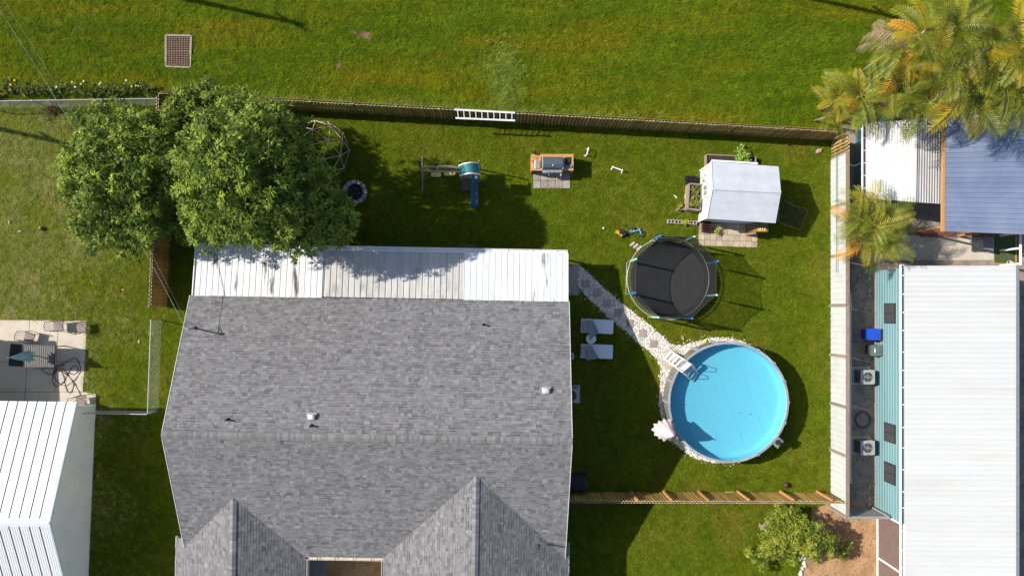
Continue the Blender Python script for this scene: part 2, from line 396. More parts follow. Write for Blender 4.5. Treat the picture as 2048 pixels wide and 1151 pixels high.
def boxmesh(name, d, m, bevel=0.0):
    b = bmesh.new(); bmesh.ops.create_cube(b, size=1)
    for v in b.verts: v.co = Vector((v.co.x * d[0], v.co.y * d[1], v.co.z * d[2]))
    if bevel: bmesh.ops.bevel(b, geom=b.edges[:], offset=bevel, segments=1, affect='EDGES')
    me = bpy.data.meshes.new(name); b.to_mesh(me); b.free(); me.materials.append(m); return me
def paving(name, quad, nx, ny, me, skip=()):
    base = patch(name, quad, 0.006, SOIL); q = [P(*p) for p in quad]
    for i in range(nx):
        for j in range(ny):
            if (i, j) in skip: continue
            u, v = (i + .5) / nx, (j + .5) / ny
            c = (q[0] * (1 - u) + q[1] * u) * (1 - v) + (q[3] * (1 - u) + q[2] * u) * v
            d = q[1] - q[0]
            link('paver', me, base, (c.x, c.y, 0.022 + random.uniform(-.004, .006)), math.atan2(d.y, d.x) + random.uniform(-.02, .02))
    return base
paving('grill_pavers', PAV_B, 5, 3, boxmesh('paver', (.395, .425, .05), PAVG, .01))
paving('coop_pavers', PAV_S, 10, 4, boxmesh('paver', (.315, .312, .05), PAVER, .01))
# front stones along the mulch bed
for i in range(9):
    c = P(1604 + random.uniform(-5, 5), 1112 + i * 6 + random.uniform(-2, 2))
    tag(link('edging_stone', rockmesh('edging_stone', STONE, random.uniform(.10, .16), .7), None, (c.x, c.y, .05)), 'pale rounded stone edging the orange mulch, %s' % ('topmost by the small tree', 'second from the top', 'third from the top', 'fourth from the top', 'fifth from the top', 'sixth from the top', 'seventh from the top', 'eighth from the top', 'lowest in its row')[i], 'stone', 'stones edging the mulch bed')

CHIP = mat('litter_chip', (0.34, 0.24, 0.15), (0.16, 0.11, 0.075), 20.0, rough=.95, rnd=.5)
chips = [rockmesh('litter_piece', CHIP, 1.0, .3) for _ in range(3)]
x, y = pts_in([[tuple(P(*p)[:2]) for p in ((1668, 305), (1752, 300), (1752, 1012), (1668, 1010))], [tuple(P(*p)[:2]) for p in MULCH_P]], 26)
n = len(x); scatter('leaf_litter', np.stack([x, y, np.full(n, .02)], 1), rng.uniform(0, 6.28, (n, 3)) * np.array([.1, .1, 1]), rng.uniform(.02, .06, n), chips)
# ------------------------------------------------------------------ grass
def tuft(name, n, h0, h1, spread, w, lean, m):
    V, F = [], []
    for i in range(n):
        a = random.uniform(0, 2 * PI); r = spread * math.sqrt(random.random())
        bx, by = r * math.cos(a), r * math.sin(a); g = random.uniform(0, 2 * PI); h = random.uniform(h0, h1); l = h * random.uniform(*lean)
        dx, dy = math.cos(g), math.sin(g); sx, sy = -dy * w / 2, dx * w / 2; o = len(V)
        V += [(bx - sx, by - sy, -.01), (bx + sx, by + sy, -.01), (bx + dx * l * .45 + sx * .8, by + dy * l * .45 + sy * .8, h * .7), (bx + dx * l * .45 - sx * .8, by + dy * l * .45 - sy * .8, h * .7), (bx + dx * l, by + dy * l, h)]
        F += [(o, o + 1, o + 2, o + 3), (o + 3, o + 2, o + 4)]
    me = bpy.data.meshes.new(name); me.from_pydata(V, [], F); me.materials.append(m); me.update(); return me
GRASS = mat('grass_blade', (0.205, 0.268, 0.016), (0.140, 0.210, 0.011), 1.1, rough=0.7, spec=0.05, rnd=0.42, trans=0.40, c3=(0.30, 0.265, 0.040), scale3=0.3, con3=(0.5, 0.75))
GRASSD = mat('dry_grass_blade', (0.39, 0.41, 0.115), (0.28, 0.335, 0.065), 0.9, rough=0.7, spec=0.05, rnd=0.40, trans=0.40, c3=(0.52, 0.46, 0.20), scale3=0.35, con3=(0.48, 0.72))
GRASSF = mat('field_grass_blade', (0.200, 0.280, 0.014), (0.130, 0.218, 0.010), 0.7, rough=0.7, spec=0.05, rnd=0.42, trans=0.40, c3=(0.330, 0.285, 0.014), scale3=0.42, con3=(0.47, 0.70), stretch=(.22, 1.25, 1))
yard_t = [tuft('grass_tuft', 15, .030, .075, .11, .013, (.9, 2.6), GRASS) for _ in range(5)]
field_t = [tuft('grass_tuft', 16, .05, .13, .14, .015, (.9, 2.4), GRASSF) for _ in range(5)]
holes = [[tuple(P(*p)[:2]) for p in q] for q in (PATIO_L, DIRT, MULCH_P, PATH, RING, SLAB_D, RECESS, PAV_B, PAV_S, DRAIN, HOUSE_FP, BARE, *SPOTS)]
def grass(name, poly, dens, protos, s0, s1, keep=None):
    x, y = pts_in([poly], dens, holes)
    if keep is not None: k = rng.random(len(x)) < keep(x, y); x, y = x[k], y[k]
    # thinner in worn patches
    wv = np.sin(x * .9 + 1.3 * np.sin(y * .7)) * np.sin(y * 1.1 + np.sin(x * .55)) + .5 * np.sin(x * 5.1 + 2 * np.sin(y * 3.3)) * np.sin(y * 4.7 + 2 * np.sin(x * 2.9)); k = rng.random(len(x)) < np.clip(1.0 + .5 * wv, .35, 1)
    x, y = x[k], y[k]; n = len(x)
    scatter(name, np.stack([x, y, np.zeros(n)], 1), np.stack([rng.uniform(-.15, .15, n), rng.uniform(-.15, .15, n), rng.uniform(0, 6.28, n)], 1), rng.uniform(s0, s1, n), protos)
W = lambda *ps: [tuple(P(*p)[:2]) for p in ps]
grass('field_grass', W((-60, -60), (2110, -60), (2110, 262), (1690, 276), (334, 205), (-60, 205)), 75, field_t, .7, 1.35)
dry_t = [tuft('grass_tuft', 15, .030, .075, .11, .013, (.9, 2.6), GRASSD) for _ in range(4)]
grass('lawn_grass', W((326, 205), (1690, 276), (1690, 1020), (1640, 1200), (315, 1200)), 100, yard_t, .7, 1.4)
dryp = lambda x, y: 1 / (1 + np.exp(((x + 22.6) + .9 * np.sin(y * 1.3) + .6 * np.sin(y * .5 + x)) / .9))
SIDE = W((-60, 205), (326, 205), (315, 1200), (-60, 1200))
grass('side_lawn_grass', SIDE, 100, dry_t, .7, 1.35, dryp)
grass('side_green_grass', SIDE, 100, yard_t, .7, 1.4, lambda x, y: 1 - dryp(x, y))
# a rank patch of longer grass outside the fence and along its foot
x = np.concatenate([rng.normal(1006, 16, 500), rng.uniform(340, 1690, 2600)]); y = np.concatenate([rng.normal(165, 42, 500), np.zeros(2600)])
y[500:] = 205 + (x[500:] - 334) * .0524 - 4 - np.abs(rng.normal(0, 9, 2600))
k = (y < 238) & (y > 60); x, y = x[k], y[k]; n = len(x); kk = 1 / 36.0
long_t = [tuft('grass_tuft', 16, .14, .30, .12, .014, (.6, 1.6), mat('long_grass_blade', (0.27, 0.34, 0.035), (0.20, 0.26, 0.02), 1.2, rough=.55, rnd=.35, trans=.3)) for _ in range(3)]
scatter('long_grass', np.stack([(x - NADX) / 36.0, (NADY - y) / 36.0, np.zeros(n)], 1), np.stack([rng.uniform(-.3, .3, n), rng.uniform(-.3, .3, n), rng.uniform(0, 6.28, n)], 1), rng.uniform(.6, 1.2, n), long_t)
# ------------------------------------------------------------------ grey shingled house
SHING = mat('asphalt_shingle', (0.055, 0.054, 0.057), (0.268, 0.264, 0.270), attr='tint', rough=0.92, spec=0.2, c3=(.17, .16, .15), scale3=.8, con3=(.62, .9))
SHCAP = mat('ridge_shingle', (0.16, 0.158, 0.16), (0.20, 0.197, 0.198), 3.0, rough=0.92, rnd=0.24, bump=0.2, bscale=120)
ROOFD = mat('roof_underlay', (0.05, 0.05, 0.052), rough=0.95)
STUCCO = mat('cream_stucco', (0.62, 0.58, 0.50), (0.54, 0.50, 0.44), 3.0, rough=0.9, bump=0.2)
WSTUC = mat('grey_stucco', (0.76, 0.79, 0.79), (0.68, 0.71, 0.71), 1.2, rough=0.9, bump=0.35, bscale=60)
ZE, ZR, RUN = 2.8, 5.5, 6.66
HO = P(380, 591, ZE); _u = P(1138, 603, ZE) - HO; HW = _u.length; HU = _u.normalized(); HV = Vector((HU.y, -HU.x, 0))
if HV.y > 0: HV = -HV
PITCH = (ZR - ZE) / RUN
def HP(u, v, z): p = HO + HU * u + HV * v; return Vector((p.x, p.y, z))
house = thing('house', 'long house under a grey shingled gable roof with two front gables', 'house', tuple(HP(HW / 2, RUN, 0)))
def shingle_slope(parent, A, ud, L, up, S, name='shingles', skip=None):
    """courses of uneven tabs laid from the eave up; every tab is a tilted slab of its own"""
    ud = ud.normalized(); up = up.normalized(); nn = ud.cross(up).normalized()
    if nn.z < 0: nn = -nn
    V, F, T = [], [], []; ex = 0.142; rows = int(S / ex) + 1
    flip = ud.cross(up).z < 0
    for r in range(rows):
        s0 = r * ex; s1 = min(s0 + ex * 1.5, S)
        if s0 >= S: break
        u = -random.uniform(0, .3); shade = random.gauss(0, .025)
        while u < L:
            w = random.choice((.13, .16, .20, .24, .28)) * random.uniform(.85, 1.15)
            a, b = max(u, 0), min(u + w - .006, L); u += w
            if b - a < .02 or (skip and skip((a + b) / 2, s0)): continue
            thick = random.choice((0.006, 0.010, 0.021)); drop = random.uniform(0, .012) + (0.012 if thick > .015 else 0)
            sA = max(s0 - drop, -0.03)
            lo, hi = thick * .30 + .0035, 0.002
            o = len(V)
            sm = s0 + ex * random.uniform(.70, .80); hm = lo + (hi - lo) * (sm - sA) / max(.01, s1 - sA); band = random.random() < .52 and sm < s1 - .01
            if not band: sm, hm = s1, hi
            rows_ = [(a, sA, lo), (b, sA, lo), (b, sm, hm), (a, sm, hm), (a, sA, lo - .02), (b, sA, lo - .02)]
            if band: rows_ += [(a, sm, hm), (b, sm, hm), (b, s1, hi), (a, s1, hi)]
            for (uu, ss, hh) in rows_: V.append(A + ud * uu + up * ss + nn * (hh + .004))
            fs = [(o, o + 1, o + 2, o + 3), (o, o + 4, o + 5, o + 1)] + ([(o + 6, o + 7, o + 8, o + 9)] if band else [])
            F += [f[::-1] for f in fs] if flip else fs
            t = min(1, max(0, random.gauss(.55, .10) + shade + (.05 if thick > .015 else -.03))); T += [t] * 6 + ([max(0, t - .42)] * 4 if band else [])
    return npmesh(name, np.array([tuple(v) for v in V]), np.array(F), SHING, parent, T, kind='stuff')
upN = HV * RUN + Vector((0, 0, ZR - ZE)); upS = -HV * RUN + Vector((0, 0, ZR - ZE)); SL = math.hypot(RUN, ZR - ZE)
deck = MB()
th = 0.14
deck.slab([HP(0, 0, ZE), HP(HW, 0, ZE), HP(HW, RUN, ZR), HP(0, RUN, ZR)], th)
deck.slab([HP(0, RUN, ZR), HP(HW, RUN, ZR), HP(HW, 2 * RUN, ZE), HP(0, 2 * RUN, ZE)], th)
VEND = 2 * RUN + 4.2; VNOTCH = 12.4
wings = [(-0.52, 2.92, 6.15), (10.16, 14.95, 19.70)]
for (ul, ur, ue) in wings:
    zr = ZE + PITCH * (ur - ul) * .5 + PITCH * (ue - ur) * .5; v0 = 2 * RUN - (zr - ZE) / PITCH
    for (e0, lim) in ((ul, 0.0), (ue, HW)):
        ec = max(e0, lim) if e0 == ul else min(e0, lim)
        zc = ZE + (zr - ZE) * (ec - e0) / (ur - e0)
        deck.slab([HP(ec, v0, zc), HP(ur, v0, zr), HP(ur, VEND, zr), HP(ec, VEND, zc)], .10)
        if abs(ec - e0) > .01: deck.slab([HP(e0, VNOTCH, ZE), HP(ec, VNOTCH, zc), HP(ec, VEND, zc), HP(e0, VEND, ZE)], .09)
roof = deck.obj('roof', ROOFD, house)
shingle_slope(roof, HP(0, 0, ZE), HU, HW, upN, SL)
shingle_slope(roof, HP(0, 2 * RUN, ZE), HU, HW, upS, SL)
for (ul, ur, ue) in wings:
    zr = ZE + PITCH * (ue - ul) * .5; v0 = 2 * RUN - (zr - ZE) / PITCH
    for e in (ul, ue):
        up = HU * (ur - e) + Vector((0, 0, zr - ZE)); vs = 2 * RUN - .15
        # the eave strip starts where the main slope ends, higher courses run back to the ridge's end under the main slope
        over = -e if e < 0 else e - HW
        cut = over * up.length / abs(ur - e) if (e < 0 or e > HW) else -1
        shingle_slope(roof, HP(e, v0 - .05, ZE), HV, VEND - v0 + .05, up, up.length, skip=(lambda a_, s_, cut=cut, q=VNOTCH - v0 + .05: s_ < cut and a_ < q))
capme = bpy.data.meshes.new('ridge_cap')
_s = 0.165; _d = _s * PITCH
capme.from_pydata([(-.10, -_s, -_d), (.12, -_s, -_d - .012), (.12, 0, -.012), (-.10, 0, 0), (-.10, _s, -_d), (.12, _s, -_d - .012), (-.10, -_s, -_d - .03), (-.10, 0, -.03), (-.10, _s, -_d - .03)], [],
                  [(0, 1, 2, 3), (3, 2, 5, 4), (0, 3, 7, 6), (3, 4, 8, 7)])
capme.materials.append(SHCAP); capme.update()
ang = math.atan2(HU.y, HU.x)
ncap = int(HW / .128)
for i in range(ncap):
    p = HP(.08 + i * .128, RUN, ZR + .045 + random.uniform(0, .006)); link('ridge_cap', capme, roof, p, (0, 0, ang + random.uniform(-.01, .01)))
for (ul, ur, ue) in wings:
    zr = ZE + PITCH * (ue - ul) * .5; v0 = 2 * RUN - (zr - ZE) / PITCH
    v = v0 + .1
    while v < VEND - .1:
        link('ridge_cap', capme, roof, HP(ur, v, zr + .042), (0, 0, ang - PI / 2)); v += .14
# walls, fascia, gutters
wm = MB()
wq = [HP(.5, .6, 0), HP(HW - .45, .6, 0), HP(HW - .45, VEND - .4, 0), HP(10.7, VEND - .4, 0), HP(10.7, 2 * RUN - .6, 0), HP(5.6, 2 * RUN - .6, 0), HP(5.6, VEND - .4, 0), HP(0.1, VEND - .4, 0), HP(.1, 2 * RUN + .1, 0), HP(.5, 2 * RUN + .1, 0)]
wm.prism(wq, 0, ZE - .12)
wm.add([HP(.5, .6, ZE - .12), HP(.5, RUN, ZR - .2), HP(.5, 2 * RUN - .6, ZE - .12)], [(0, 1, 2)]); wm.add([HP(HW - .45, .6, ZE - .12), HP(HW - .45, RUN, ZR - .2), HP(HW - .45, 2 * RUN - .6, ZE - .12)], [(2, 1, 0)])
wm.obj('wall', STUCCO, house)
fa = MB()
for uu in (-.012, HW + .012):
    fa.bar(HP(uu, 0, ZE - .06), HP(uu, RUN, ZR - .06), .022, .16); fa.bar(HP(uu, RUN, ZR - .06), HP(uu, 2 * RUN, ZE - .06), .022, .16)
fa.obj('rake_board', WHITE2, house)
def gutter(name, a, b, m, parent, w=.13, h=.10, inward=None):
    """open box gutter: floor, outer lip, back and straps"""
    a, b = Vector(a), Vector(b); d = (b - a).normalized(); s = Vector((-d.y, d.x, 0))
    if inward is not None and s.dot(inward) < 0: s = -s
    mb = MB(); mb.bar(a, b, w, .006); mb.bar(a - s * w / 2 + Vector((0, 0, h / 2)), b - s * w / 2 + Vector((0, 0, h / 2)), .022, h); mb.bar(a + s * w / 2 + Vector((0, 0, h / 2)), b + s * w / 2 + Vector((0, 0, h / 2)), .006, h)
    o = mb.obj(name, m, parent)
    return o, s
def straps(a, b, s, w, h, n, parent, m):
    a, b = Vector(a), Vector(b); me = None
    for i in range(n):
        c = a + (b - a) * ((i + .5) / n) + Vector((0, 0, h))
        link('gutter_strap', boxmesh('gutter_strap', (.03, w, .012), m), parent, c, math.atan2((b - a).y, (b - a).x))
g1, s1 = gutter('gutter', HP(6.15, 2 * RUN + .08, ZE - .1), HP(10.16, 2 * RUN + .08, ZE - .1), mat('cream_gutter', (.62, .56, .46), (.5, .45, .37), 4, rough=.5), house, .14, .10, -HV)
straps(HP(6.3, 2 * RUN + .08, ZE - .1), HP(10.0, 2 * RUN + .08, ZE - .1), s1, .14, .10, 4, g1, DARK)
for e, inw in ((6.17, -HU), (10.14, HU)):
    gutter('gutter', HP(e, 2 * RUN + .14, ZE - .12), HP(e, VEND, ZE - .12), mat('pale_gutter', (.58, .56, .52), rough=.5), house, .12, .10, inw)
for e in (-.52, 19.7):
    MB().bar(HP(e + (-.012 if e < 0 else .012), VNOTCH, ZE - .07), HP(e + (-.012 if e < 0 else .012), VEND, ZE - .07), .022, .15).obj('eave_board', WHITE2, house)
tagv = []
def on_roof(px, py):
    """height of the north slope under a pixel"""
    z = 4.0
    for _ in range(12):
        p = P(px, py, z); v = (p - HO).dot(HV); z = ZE + PITCH * (v if v < RUN else 2 * RUN - v)
    return P(px, py, z)
for (px, py) in ((624, 832), (1092, 780)):
    c = on_roof(px, py); mb = MB()
    prof = [(0, .03), (0, .22), (.05, .30), (.12, .33), (.20, .31)]
    n = 6
    for i in range(4):
        pass
    vs = []
    for yy in (-.14, .14):
        vs += [c + Vector((-.24, yy, .0)), c + Vector((-.22, yy, .14)), c + Vector((-.08, yy, .24)), c + Vector((.10, yy, .26)), c + Vector((.20, yy, .22)), c + Vector((.20, yy, .0))]
    mb.add(vs, [(0, 1, 2, 3, 4, 5), (11, 10, 9, 8, 7, 6)] + [(i, i + 6, (i + 1) % 6 + 6, (i + 1) % 6) for i in range(6)])
    mb.slab([c + Vector((-.30, -.22, -.07)), c + Vector((.30, -.22, -.07)), c + Vector((.30, .22, .09)), c + Vector((-.30, .22, .09))], .01)
    mb.v = [tuple(c + (Vector(v) - c) * .82) for v in mb.v]; mb.obj('roof_vent', mat('vent_metal', (.50, .52, .54), (.40, .42, .44), 5, rough=.45, metal=.3), roof)
for (px, py) in ((967, 649), (456, 838), (623, 850)):
    c = on_roof(px, py); MB().lathe(c, [(.09, -.05), (.07, .05), (.042, .07), (.042, .30), (.032, .30), (.032, .2)], 10).obj('vent_pipe', DARK, roof)
c = P(1078, 1093, 4.0); MB().lathe(c, [(.07, -.3), (.04, -.1), (.04, .22), (.03, .22)], 10).obj('vent_pipe', DARK, roof)

# service mast with the wires running to the pole beyond the frame
mb_ = on_roof(391, 656)
mast = thing('service_mast', 'thin electric mast on the roof\'s left edge with wires running up', 'mast', tuple(mb_))
MT = mb_ + Vector((0, 0, 1.05))
MB().tube([mb_ - Vector((0, 0, .2)), MT], .035, 8).obj('pipe', GREYM, mast)
MB().lathe(mb_ + Vector((0, 0, .02)), [(.12, -.06), (.06, .03), (.045, .06)], 10).obj('flashing', DARK, mast)
MB().tube([MT, MT + Vector((.06, 0, .10)), MT + Vector((.17, 0, .10)), MT + Vector((.21, 0, .0))], .05, 8).obj('weather_head', GREYM, mast)
for k, off in enumerate((Vector((0, 0, 0)), Vector((.1, .06, -.1)))):
    E = Vector((-26.5, 20.5, 9.4)) + off * 3; pts = []
    for i in range(41):
        t = i / 40; p = (MT + off).lerp(E, t); p.z -= 4.6 * (1.2 + .1 * k) / 4.6 * 4 * t * (1 - t) * .98; pts.append(p)
    MB().tube(pts, .011 if k == 0 else .006, 5).obj('service_wire', GREYM, mast)
loop = [MT + Vector((.2, 0, .0)), MT + Vector((.38, .12, -.25)), MT + Vector((.35, .25, -.35)), MT + Vector((.1, .15, -.12)), MT + Vector((-.05, .02, -.05))]
MB().tube(loop, .012, 5).obj('drip_loop', DARK, mast)
def pole(px, py, h, label):
    c = P(px, py, 0); t = thing('utility_pole', label, 'utility pole', tuple(c))
    MB().tube([c, c + Vector((0, 0, h))], [.17, .11], 10).obj('pole', GWOOD, t)
    MB().bar(c + Vector((-.9, .5, h - .5)), c + Vector((.9, -.5, h - .5)), .1, .12).obj('crossarm', GWOOD, t)
pole(56, -118, 9.6, 'wooden utility pole beyond the field carrying the wires to the house mast')
pole(178, -44, 9.6, 'wooden utility pole out of frame whose shadow crosses the field near the drain')
pole(1425, -45, 8.4, 'wooden utility pole out of frame whose shadow points at the orange palms')
pole(-250, 203, 8.6, 'wooden utility pole out of frame whose shadow crosses the neighbour\'s lawn')

# ------------------------------------------------------------------ patio cover behind the house
PANW = mat('white_roof_panel', (0.70, 0.71, 0.71), (0.60, 0.60, 0.59), 1.5, rough=0.5, rnd=0.05, c3=(0.10, 0.08, 0.068), scale3=0.7, con3=(0.585, 0.68), stretch=(3.2, .5, 1))
PANG = mat('grey_roof_panel', (0.54, 0.525, 0.50), (0.45, 0.435, 0.41), 1.5, rough=0.55, rnd=0.07, c3=(0.20, 0.165, 0.13), scale3=0.9, con3=(0.56, 0.78), stretch=(2.4, .7, 1))
ZN, ZS = 2.38, 2.74
pcov = thing('patio_cover', 'long ribbed metal patio cover in two white bays and a grey middle bay', 'patio cover', tuple((P(392, 492, 0) + P(1136, 605, 0)) / 2))
A0, A1, B0, B1 = P(392, 493, ZN), P(1135.5, 507, ZN), P(385, 591.5, ZS), P(1135.5, 604.5, ZS)
NP = 61
for i in range(NP):
    t0, t1 = i / NP, (i + 1) / NP; mid = (t0 + t1) / 2
    grey = .338 < mid < .728; dz = Vector((0, 0, -.05 if grey else 0)); e = .012
    a, b = A0.lerp(A1, t0), A0.lerp(A1, t1); c_, d_ = B0.lerp(B1, t0), B0.lerp(B1, t1)
    if grey: c_ = c_ + (a - c_) * .03; d_ = d_ + (b - d_) * .03
    m = MB(); ex = (b - a).normalized()
    # one pan: flat with turned-up edges and a rib on its left side
    L, R = [a + dz, c_ + dz], [b + dz, d_ + dz]
    w1 = ex * (.03 if not grey else .06); h = Vector((0, 0, .020 if not grey else .034)); h2 = Vector((0, 0, .008))
    for (p0, q0), (p1, q1), z0, z1 in (((L[0], L[1]), (L[0] + w1, L[1] + w1), h, h), ((L[0] + w1, L[1] + w1), (L[0] + w1 * 1.4, L[1] + w1 * 1.4), h, h2 * 0), ((L[0] + w1 * 1.4, L[1] + w1 * 1.4), ((L[0] + R[0]) / 2, (L[1] + R[1]) / 2), h2 * 0, h2), (((L[0] + R[0]) / 2, (L[1] + R[1]) / 2), (R[0] - w1 * .3, R[1] - w1 * .3), h2, h2 * 0), ((R[0] - w1 * .3, R[1] - w1 * .3), (R[0] - w1 * .1, R[1] - w1 * .1), h2 * 0, h)):
        m.add([p0 + z0, p1 + z1, q1 + z1, q0 + z0], [(0, 1, 2, 3)])
    m.obj('roof_panel', PANG if grey else PANW, pcov)
ex = (A1 - A0).normalized(); ns = Vector((-ex.y, ex.x, 0))
MB().bar(A0 + Vector((0, 0, -.05)) - ns * .02, A1 + Vector((0, 0, -.05)) - ns * .02, .06, .10).obj('beam', WHITE, pcov)
gg, ss = gutter('gutter', A0 + ns * .10 + Vector((0, 0, -.10)), A1 + ns * .10 + Vector((0, 0, -.10)), WHITE, pcov, .16, .11, -ns)
for k in range(15):
    c = (A0 + ns * .10).lerp(A1 + ns * .10, (k + .5) / 15); link('gutter_strap', boxmesh('gutter_strap', (.035, .16, .012), WHITE), gg, c + Vector((0, 0, .012)), math.atan2(ex.y, ex.x))
for (p, q) in ((A0, B0), (A1, B1)):
    MB().bar(p + Vector((0, 0, -.0)), q + Vector((0, 0, -.0)), .05, .13).obj('side_trim', WHITE, pcov)
MB().bar(B0 + Vector((0, 0, .03)), B1 + Vector((0, 0, .03)), .05, .05).obj('flashing', WHITE, pcov)
for t in (.02, .26, .5, .74, .98):
    c = A0.lerp(A1, t); MB().bar(Vector((c.x, c.y - .05, 0)), Vector((c.x, c.y - .05, ZN - .1)), .09, .09).obj('post', WHITE, pcov)

# ------------------------------------------------------------------ white-roofed house on the left
lh = thing('house', 'pale stucco house with a bright white standing-seam metal roof', 'house', tuple(P(20, 1000, 0)))
WMET = mat('white_metal_roof', (0.66, 0.67, 0.68), (0.62, 0.63, 0.64), 2.0, rough=0.4, spec=0.4, rnd=0.02)
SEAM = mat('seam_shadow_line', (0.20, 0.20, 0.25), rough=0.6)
zE, zR = 2.6, 4.62
ne, rg = P(153, 803, zE), P(102, 1045, zR)
du = Vector((-1, .012, 0)).normalized(); dv = Vector((rg.x - ne.x, rg.y - ne.y, 0)); run = abs(dv.y); dvn = Vector((-.012, -1, 0))
def LP(u, v, z): p = ne + du * u + dvn * v; return Vector((p.x, p.y, z))
LW = 9.0
mb = MB(); mb.slab([LP(0, 0, zE), LP(LW, 0, zE), LP(LW, run, zR), LP(0, run, zR)], .12); mb.slab([LP(0, run, zR), LP(LW, run, zR), LP(LW, 2 * run, zE), LP(0, 2 * run, zE)], .12)
lroof = mb.obj('roof', WMET, lh)
nx = 18; pw = LW / nx
for s in (0, 1):
    for i in range(nx):
        u0, u1 = i * pw + (.006), (i + 1) * pw - .012
        m = MB()
        def Q(u, f, lift): v = f * run if s == 0 else 2 * run - f * run; return LP(u, v, zE + (zR - zE) * f + lift)
        f1 = .965; m.add([Q(u0 + .03, 0, .012), Q(u1, 0, .012), Q(u1, f1, .012), Q(u0 + .03, f1, .012), Q(u1, 0, -.02), Q(u0 + .03, 0, -.02)], [(0, 1, 2, 3), (0, 5, 4, 1)])
        nr = 3 if s else 0
        for r in range(1, nr + 1):
            uu = u0 + .03 + (u1 - u0 - .03) * r / (nr + 1)
            m.add([Q(uu - .018, 0, .013), Q(uu, 0, .024), Q(uu, f1, .024), Q(uu - .018, f1, .013), Q(uu + .018, 0, .013), Q(uu + .018, f1, .013)], [(0, 1, 2, 3), (1, 4, 5, 2)])
        m.obj('roof_panel', WMET, lroof)
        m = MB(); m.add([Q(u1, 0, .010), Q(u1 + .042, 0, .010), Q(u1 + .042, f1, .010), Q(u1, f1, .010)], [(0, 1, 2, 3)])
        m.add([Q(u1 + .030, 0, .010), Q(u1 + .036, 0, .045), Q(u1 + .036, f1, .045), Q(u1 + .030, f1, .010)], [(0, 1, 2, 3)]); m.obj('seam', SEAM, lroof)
MB().slab([LP(0, run - .16, zR - .035), LP(LW, run - .16, zR - .035), LP(LW, run, zR + .04), LP(0, run, zR + .04)], .03).slab([LP(0, run, zR + .04), LP(LW, run, zR + .04), LP(LW, run + .16, zR - .035), LP(0, run + .16, zR - .035)], .03).obj('ridge_cap', WMET, lroof)
TRIMB = mat('pale_blue_trim', (.55, .63, .66), rough=.5)
m = MB()
m.bar(LP(-.02, 0, zE - .05), LP(-.02, run, zR - .05), .03, .16).bar(LP(-.02, run, zR - .05), LP(-.02, 2 * run, zE - .05), .03, .16); m.obj('rake_board', TRIMB, lh)
b0 = P(193, 820, 0); wo = b0.x - ne.x
m = MB(); X = b0.x
v0, v1 = .45, 2 * run - .4
pts = [Vector((P(192, 818).x, ne.y - v0, 0)), Vector((P(178, 1151).x - .05, ne.y - v1, 0))]
def wl_(z0, v): t = (v - v0) / (v1 - v0); q = pts[0].lerp(pts[1], t); return Vector((q.x, q.y, z0))
west = Vector((-8.2, 0, 0))
m.add([wl_(0, v0), wl_(0, v1), wl_(zE - .08, v1), wl_(zR - .25, run), wl_(zE - .08, v0)], [(0, 1, 2, 3, 4)])
m.add([wl_(0, v0), wl_(zE - .1, v0), wl_(zE - .1, v0) + west, wl_(0, v0) + west], [(0, 1, 2, 3)])
m.add([wl_(0, v1), wl_(0, v1) + west, wl_(zE - .1, v1) + west, wl_(zE - .1, v1)], [(0, 1, 2, 3)])
m.obj('wall', WSTUC, lh)
vq = wl_(3.55, run - .25); mv = MB(); mv.box(vq + Vector((.03, 0, 0)), (.05, .42, .55)); gv = mv.obj('gable_vent', mat('vent_brown', (.25, .20, .18), rough=.6), lh)
for k in range(5): MB().box(vq + Vector((.065, 0, -.2 + k * .1)), (.02, .36, .03)).obj('louvre', GREYM, gv)
# unseen porch roof west of the frame, fitted to the shade on the patio
pr = thing('unseen_porch_roof', 'unseen flat white porch roof beyond the left edge shading the concrete patio', 'porch roof', tuple(P(-190, 720, 0)))
pa = [P(-6, 656, 0), P(-360, 656, 0), P(-360, 800, 0), P(2, 800, 0)]
MB().prism([(p.x, p.y) for p in pa], 2.55, 2.70).obj('canopy', WHITE, pr)
for (qx, qy) in ((-75, 664), (-62, 795)):
    c = P(qx, qy); MB().bar(c, c + Vector((0, 0, 2.55)), .1, .1).obj('post', WHITE, pr)

# ------------------------------------------------------------------ teal mobile home on the right
TEAL = mat('teal_siding', (0.125, 0.245, 0.262), (0.11, 0.22, 0.238), 1.5, rough=0.55, rnd=0.08, spec=.4)
TEALD = mat('teal_backing', (0.10, 0.18, 0.19), rough=.7)
mh = thing('mobile_home', 'teal lap-sided mobile home with a white ribbed roof', 'mobile home', tuple(P(1900, 850, 0)))
XW = P(1750.5, 800, 0).x; ZT = 2.62
YN, YS = P(1800, 531, ZT).y, -22.0
XE = P(2037, 800, 2.95).x; XM = XE
XWE = P(1809, 800, ZT).x
YW0, YW1 = P(1800, 1038, 1.6).y, YS
YP_ = P(1780, 1028, 1.0).y
MB().box(((XW + XE) / 2 + .03, (YN - .12 + YP_) / 2, 1.3), (XE - XW - .1, YN - .12 - YP_, 2.55)).box(((XW + 1.6 + XE) / 2, (YP_ + YS) / 2 - .1, 1.3), (XE - XW - 1.7, YP_ - YS - .25, 2.55)).obj('wall', TEALD, mh)
for i in range(10):
    z0 = .10 + i * .248; m = MB(); y0, y1 = YN - .12, P(1780, 1028, 1.0).y
    m.add([(XW - .028, y0, z0), (XW - .004, y0, z0 + .252), (XW - .004, y1, z0 + .252), (XW - .028, y1, z0), (XW + .01, y0, z0), (XW + .01, y1, z0)], [(0, 1, 2, 3), (0, 3, 5, 4)])
    m.obj('siding_plank', TEAL, mh)
SILV = mat('white_siding_edge', (.34, .45, .47), rough=.4)
